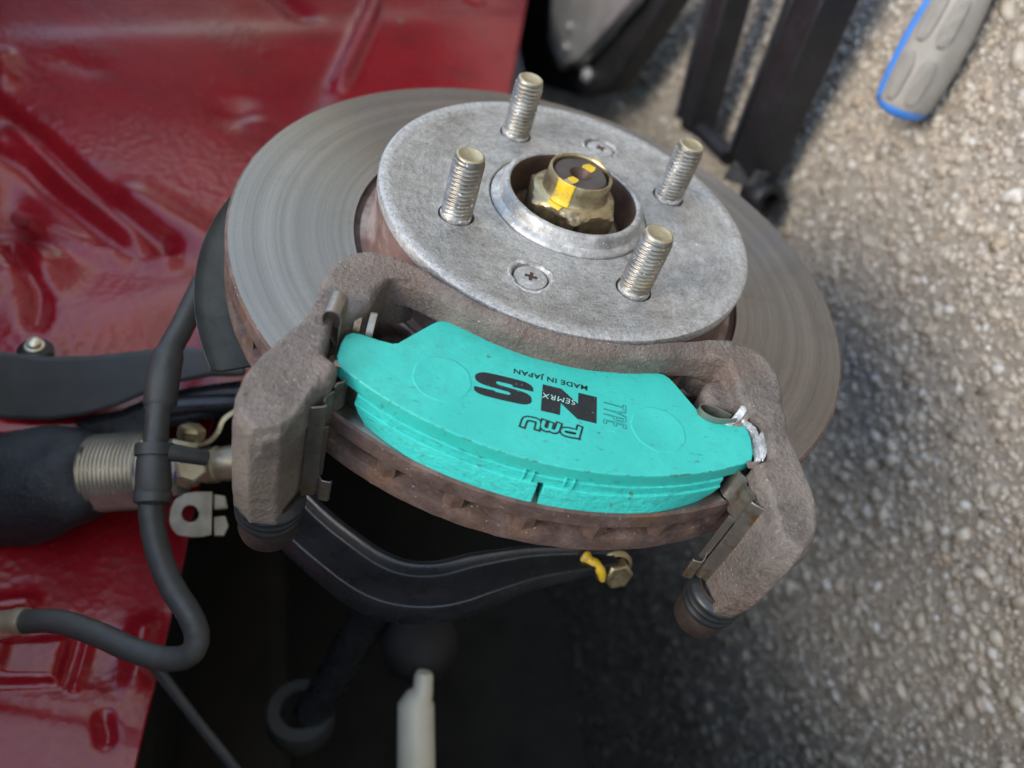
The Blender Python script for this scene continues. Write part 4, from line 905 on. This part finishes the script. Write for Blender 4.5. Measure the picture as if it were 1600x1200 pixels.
fin("plate", bm, M["zincb"], hb, 30, 0.4)
for P in ([(334, 772), (352, 775), (356, 795), (334, 797)], [(334, 808), (352, 806), (357, 822), (350, 838), (334, 838)]):
    bm = bmesh.new(); extr(bm, pxpoly(P, 374), vw(345, 800) * 5); fin("folded_tab", bm, M["zincb"], hb, 30, 0.6)
bm = bmesh.new(); sheet(bm, smooth_path([at(268, 690, 372), at(300, 696, 372), at(326, 690, 373), at(340, 676, 375), at(350, 655, 378), at(372, 640, 380)], 5), vw(310, 690) * 12, 2.4); fin("curved_strap", bm, M["zinc"], hb, 40, 0.3)
bm = bmesh.new(); lathe(bm, [(0.01, 0), (6.2, 0), (6.2, 4.5), (4.8, 5.6), (0.01, 5.8)], at(298, 684, 366), np.array([0, -0.5, 0.85]), 6); fin("strap_bolt", bm, M["zinc"], hb, None, 0.5)

# ------------------------------------------------------------------ suspension arms
ua = thing("upper_arm", at(120, 610, 395), "dull black upper suspension arm crossing behind the hose at left", "suspension arm")
up_t = [(-60, 540), (0, 548), (60, 557), (140, 556), (215, 548), (280, 540), (340, 548), (385, 565)]
up_b = [(385, 588), (330, 588), (280, 598), (235, 613), (185, 634), (130, 650), (80, 657), (20, 656), (-60, 648)]
bm = bmesh.new(); extr(bm, pxpoly(up_t + up_b, 388), vw(150, 600) * 20); fin("web_plate", bm, M["greyblk"], ua, 30, 2.2, 3)
bm = bmesh.new(); extr(bm, pxpoly([(-60, 655), (40, 660), (120, 655), (190, 640), (240, 618), (300, 604), (390, 592), (390, 640), (330, 655), (250, 672), (215, 690), (120, 694), (30, 700), (-60, 705)], 398), vw(150, 650) * 26); fin("lower_flange", bm, M["black"], ua, 30, 4, 3)
bm = bmesh.new(); tube(bm, smooth_path([at(230, 640, 392), at(300, 632, 394), at(390, 628, 396)], 5), [4, 4.4] + [4.5] * 9, 14); fin("edge_bead", bm, M["black"], ua, 60)
la = thing("lower_arm", at(620, 900, 340), "black stamped steel lower suspension arm under the disc's lower edge", "suspension arm")
lp = smooth_path([at(x, y, d) for x, y, d in ((430, 775, 352), (480, 828, 346), (530, 870, 341), (580, 905, 338), (630, 922, 337), (690, 922, 337), (760, 903, 339), (830, 886, 342), (900, 878, 345), (960, 872, 348))], 5)
bm = bmesh.new()
tw = np.array([0, 0, 1.0])
sc_ = [float(np.interp(i, [0, len(lp) * 0.35, len(lp) * 0.62, len(lp) - 1], [1.0, 1.08, 1.0, 0.38])) for i in range(len(lp))]
Cp = [(-7, -11), (4.6, -11), (6.4, -10), (6.8, -8.4), (6.0, -7.0), (2.6, -5.4), (2.2, -3.6), (4.6, 4.5), (6.2, 8.6), (6.2, 10), (4.6, 11), (-7, 11)]
sweep(bm, lp, Cp, tw, sc_); fin("channel", bm, M["black"], la, 40, 0.7, 2)
bj_ = thing("flange_bolt", at(962, 893, 352), "gold flange bolt dabbed with yellow paint under the disc", "bolt")
bax = (CAM_A - at(962, 893, 350)); bax = bax / np.linalg.norm(bax) * 0.75 + (at(975, 915, 350) - at(962, 893, 350)) / np.linalg.norm(at(975, 915, 350) - at(962, 893, 350)) * 0.66
bm = bmesh.new(); lathe(bm, [(0.01, -4), (8.6, -4), (8.8, -2.6), (7.0, -1.4)], at(962, 893, 350), bax, 40); fin("flange", bm, M["zinc"], bj_, 40)
bm = bmesh.new(); lathe(bm, [(5.5, -1.6), (6.9, -1.4), (6.9, 3.4), (5.9, 4.4), (4.6, 4.2), (0.01, 4.2)], at(962, 893, 350), bax, 6); fin("hex_head", bm, M["zinc"], bj_, 25, 0.5)
bm = bmesh.new(); tube(bm, smooth_path([at(912, 868, 345), at(922, 876, 343.5), at(934, 884, 342.5), at(940, 896, 342.5), at(941, 908, 343)], 4), [2.4, 3.0, 2.8, 2.2, 2.0, 2.2, 2.4, 2.2, 2.0, 2.0, 2.2, 2.2, 2.0, 1.8, 1.6, 1.4, 1.0], 10); fin("yellow_paint_mark", bm, M["yellow"], bj_, 60)
# dark linkage deeper under the car
lk = thing("stabiliser_link", at(560, 1030, 470), "grimy black stabiliser link with round ends in the shadow under the car", "suspension link")
bm = bmesh.new(); tube(bm, [at(590, 940, 455), at(520, 1060, 470), at(485, 1120, 478)], [11, 10, 11], 16); fin("rod", bm, M["black"], lk, 60)
bm = bmesh.new(); lathe(bm, [(12, -9), (19, -9), (20, -6), (20, 6), (19, 9), (12, 9)], at(470, 1120, 480), (at(470, 1080, 470) - at(470, 1120, 490)), 32, closed=True); fin("eye_bush", bm, M["greyblk"], lk, 40)
bm = bmesh.new(); lathe(bm, [(0.01, -14), (17, -12), (22, -4), (22, 5), (16, 12), (8, 15), (0.01, 15.5)], at(655, 1005, 460), CAM_A - at(700, 1000, 460), 32); fin("ball_joint", bm, M["dark"], lk, 50)
pp = thing("pale_post", at(650, 1130, 440), "pale cream metal post standing in the shadow at the bottom edge", "post")
bm = bmesh.new(); pd = [at(663, 1050, 440), at(662, 1056, 440), at(661, 1078, 440), at(655, 1090, 440), at(650, 1100, 440), at(650, 1200, 438), at(650, 1420, 430)]
tube(bm, pd, [4.1, 5.2, 5.5, 7.7, 9.9, 10.4, 10.4], 28); fin("shaft", bm, M["pale"], pp, 50)
cb = thing("cable", at(310, 1120, 362), "thin grey cable running down from the hose loop past the red rail", "cable")
bm = bmesh.new(); tube(bm, smooth_path([at(225, 1020, 345), at(258, 1062, 352), at(310, 1130, 362), at(362, 1195, 372), at(430, 1290, 385)], 5), 2.5, 12); fin("cable_sheath", bm, M["cable"], cb, 60)

# ------------------------------------------------------------------ tools at the top of the picture
js = thing("jack_stand", w2a(ground(1180, 250)), "black steel jack stand frame lying on the concrete at the top", "jack stand")
def gp(px, py, z): return w2a(ground(px, py, z))
wup = RWA.T @ np.array([0, 0, 1.0])
for (a, b, wdt, hgt) in ((((1085, 190), (1152, -60), 0.035)), ((1180, 245), (1305, -60), 0.035)) if False else (((1085, 195, 0.03), (1155, -70, 0.05), 15, 13), ((1176, 258, 0.03), (1312, -70, 0.05), 18.5, 15)):
    A, B = gp(*a), gp(*b)
    n_ = np.cross(B - A, wup); n_ /= np.linalg.norm(n_)
    bm = bmesh.new(); sweep(bm, [A, A + (B - A) * 0.5, B], [(hgt, -wdt), (hgt, -wdt + 4), (hgt - 3, -wdt + 4), (hgt - 3, wdt), (-hgt, wdt), (-hgt, -wdt)], wup); leg = fin("leg", bm, M["jack"], js, 30, 1.2, 2)
    bm = bmesh.new(); off = -np.cross((B - A) / np.linalg.norm(B - A), wup) * (-wdt + 2.0)
    sgn = -1 if np.dot(off, gp(900, 100, 0.04) - A) < 0 else 1
    tube(bm, [A + wup * (hgt + 0.3) + off * sgn, B + wup * (hgt + 0.3) + off * sgn], 1.5, 8); fin("worn_edge", bm, M["jackw"], leg, 60)
bm = bmesh.new(); tube(bm, [gp(1078, 190, 0.03), gp(1100, 205, 0.03), gp(1140, 245, 0.028)], [9, 8, 8], 16); fin("cross_bar", bm, M["jack"], js, 60)
bm = bmesh.new(); lathe(bm, [(8, -12), (13, -12), (14.5, -9), (14.5, 9), (13, 12), (8, 12)], gp(1190, 308, 0.025), gp(1230, 330, 0.025) - gp(1160, 280, 0.03), 32, closed=True); fin("foot_roller", bm, M["jack"], js, 40)
bm = bmesh.new(); box(bm, gp(1165, 275, 0.035), (gp(1200, 285, 0.035) - gp(1165, 275, 0.035)) * 0.7, (gp(1150, 300, 0.035) - gp(1165, 275, 0.035)) * 0.5, wup * 5); fin("foot_plate", bm, M["jackw"], js, None, 1.5)
lv = thing("jack_lever", w2a(ground(900, 60)), "grey cast lever bolted to a black bracket beside the red panel", "lever")
bm = bmesh.new(); extr(bm, [gp(x, y, 0.075) for x, y in ((868, -60), (1010, -60), (985, 0), (950, 40), (905, 92), (880, 104), (862, 84), (858, 50), (862, 0))], -wup * 14); fin("lever_plate", bm, M["lever"], lv, 30, 2.5, 3)
for x, y in ((892, 42), (886, 74)):
    bm = bmesh.new(); lathe(bm, [(6.8, 0), (6.8, 1.0), (5.2, 1.4), (5.2, 4.0), (4.2, 5.0), (0.01, 5.2)], gp(x, y, 0.0755), wup, 20); fin("lever_bolt", bm, M["lever"], lv, 40)
bm = bmesh.new(); extr(bm, [gp(x, y, 0.055) for x, y in ((812, -60), (862, -60), (856, 60), (872, 108), (912, 104), (962, 52), (1040, -60), (1080, -60), (985, 90), (950, 140), (900, 150), (820, 125), (806, 60))], -wup * 22); fin("bracket_plate", bm, M["jack"], lv, 30, 2.5, 3)
bm = bmesh.new(); lathe(bm, [(8.4, -3), (8.4, 0.8), (6.4, 1.2), (6.0, 4.2), (4.6, 5.4), (0.01, 5.6)], gp(917, 117, 0.057), wup, 28); fin("pivot_bolt", bm, M["bolt"], lv, 40)
# screwdriver handle
sd_ = thing("screwdriver", w2a(ground(1440, 90)), "grey and blue screwdriver handle lying on the concrete, top right", "screwdriver")
h0, h1 = gp(1404, 176, 0.0185), gp(1560, -110, 0.0185); hax = (h1 - h0); hl = np.linalg.norm(hax); hax /= hl
hprof = [(0.01, -1.0), (9, -0.6), (13.5, 1.2), (15.6, 4), (16.8, 9), (17.8, 20), (18.3, 34), (18.0, 48), (16.8, 62), (15.0, 76), (13.2, 88), (12.6, 100), (12.6, hl)]
fl = lambda r, h, t: (r * (1 + 0.022 * math.cos(6 * t)), h)
bm = bmesh.new(); rows = lathe(bm, hprof, h0, hax, 72, hint=wup, jit=fl)
fin("grip", bm, M["grip"], sd_, 50)
bm = bmesh.new(); lathe(bm, [(0.01, -1.4), (9.2, -1.0), (13.9, 0.9), (16.0, 3.8), (16.6, 6.0)], h0, hax, 48, hint=wup); fin("end_cap", bm, M["blue"], sd_, 50)
left = gp(1380, 60, 0.0185) - gp(1430, 90, 0.0185); left = left - hax * (left @ hax); left /= np.linalg.norm(left); upv = wup - hax * (wup @ hax); upv /= np.linalg.norm(upv)
def patch(name, prof, a0, a1, mat, dr, oval=False):
    bm = bmesh.new(); n = 10; rows = []; am, aw = (a0 + a1) / 2, (a1 - a0) / 2; A0, A1 = a0, a1
    for j, (r, h) in enumerate(prof):
        row = []
        if oval: f_ = 2 * j / (len(prof) - 1) - 1; w_ = aw * max(0.12, (1 - abs(f_) ** 3.5)) ** 0.5; a0, a1 = am - w_, am + w_
        for k in range(n + 1):
            a = a0 + (a1 - a0) * k / n; d = left * math.cos(a) + upv * math.sin(a); row.append(bm.verts.new(V2(h0 + hax * h + d * (r + dr))))
        rows.append(row)
    for A, B in zip(rows, rows[1:]):
        for k in range(n): bm.faces.new((A[k], A[k + 1], B[k + 1], B[k]))
    o = fin(name, bm, mat, sd_, 60); m_s = o.modifiers.new("t", 'SOLIDIFY'); m_s.thickness = 0.0009; m_s.offset = 0
patch("blue_strip", [p for p in hprof[3:11]], RAD(-20), RAD(80), M["blue"], 0.75)
sec = lambda lo, hi: [(float(np.interp(h, [p[1] for p in hprof], [p[0] for p in hprof])), h) for h in np.linspace(lo, hi, 16)]
for lo, hi in ((9, 38), (44, 74)):
    for c_ in (105, 146): patch("grip_pad", sec(lo, hi), RAD(c_ - 15), RAD(c_ + 15), M["gripd"], 0.36, True)
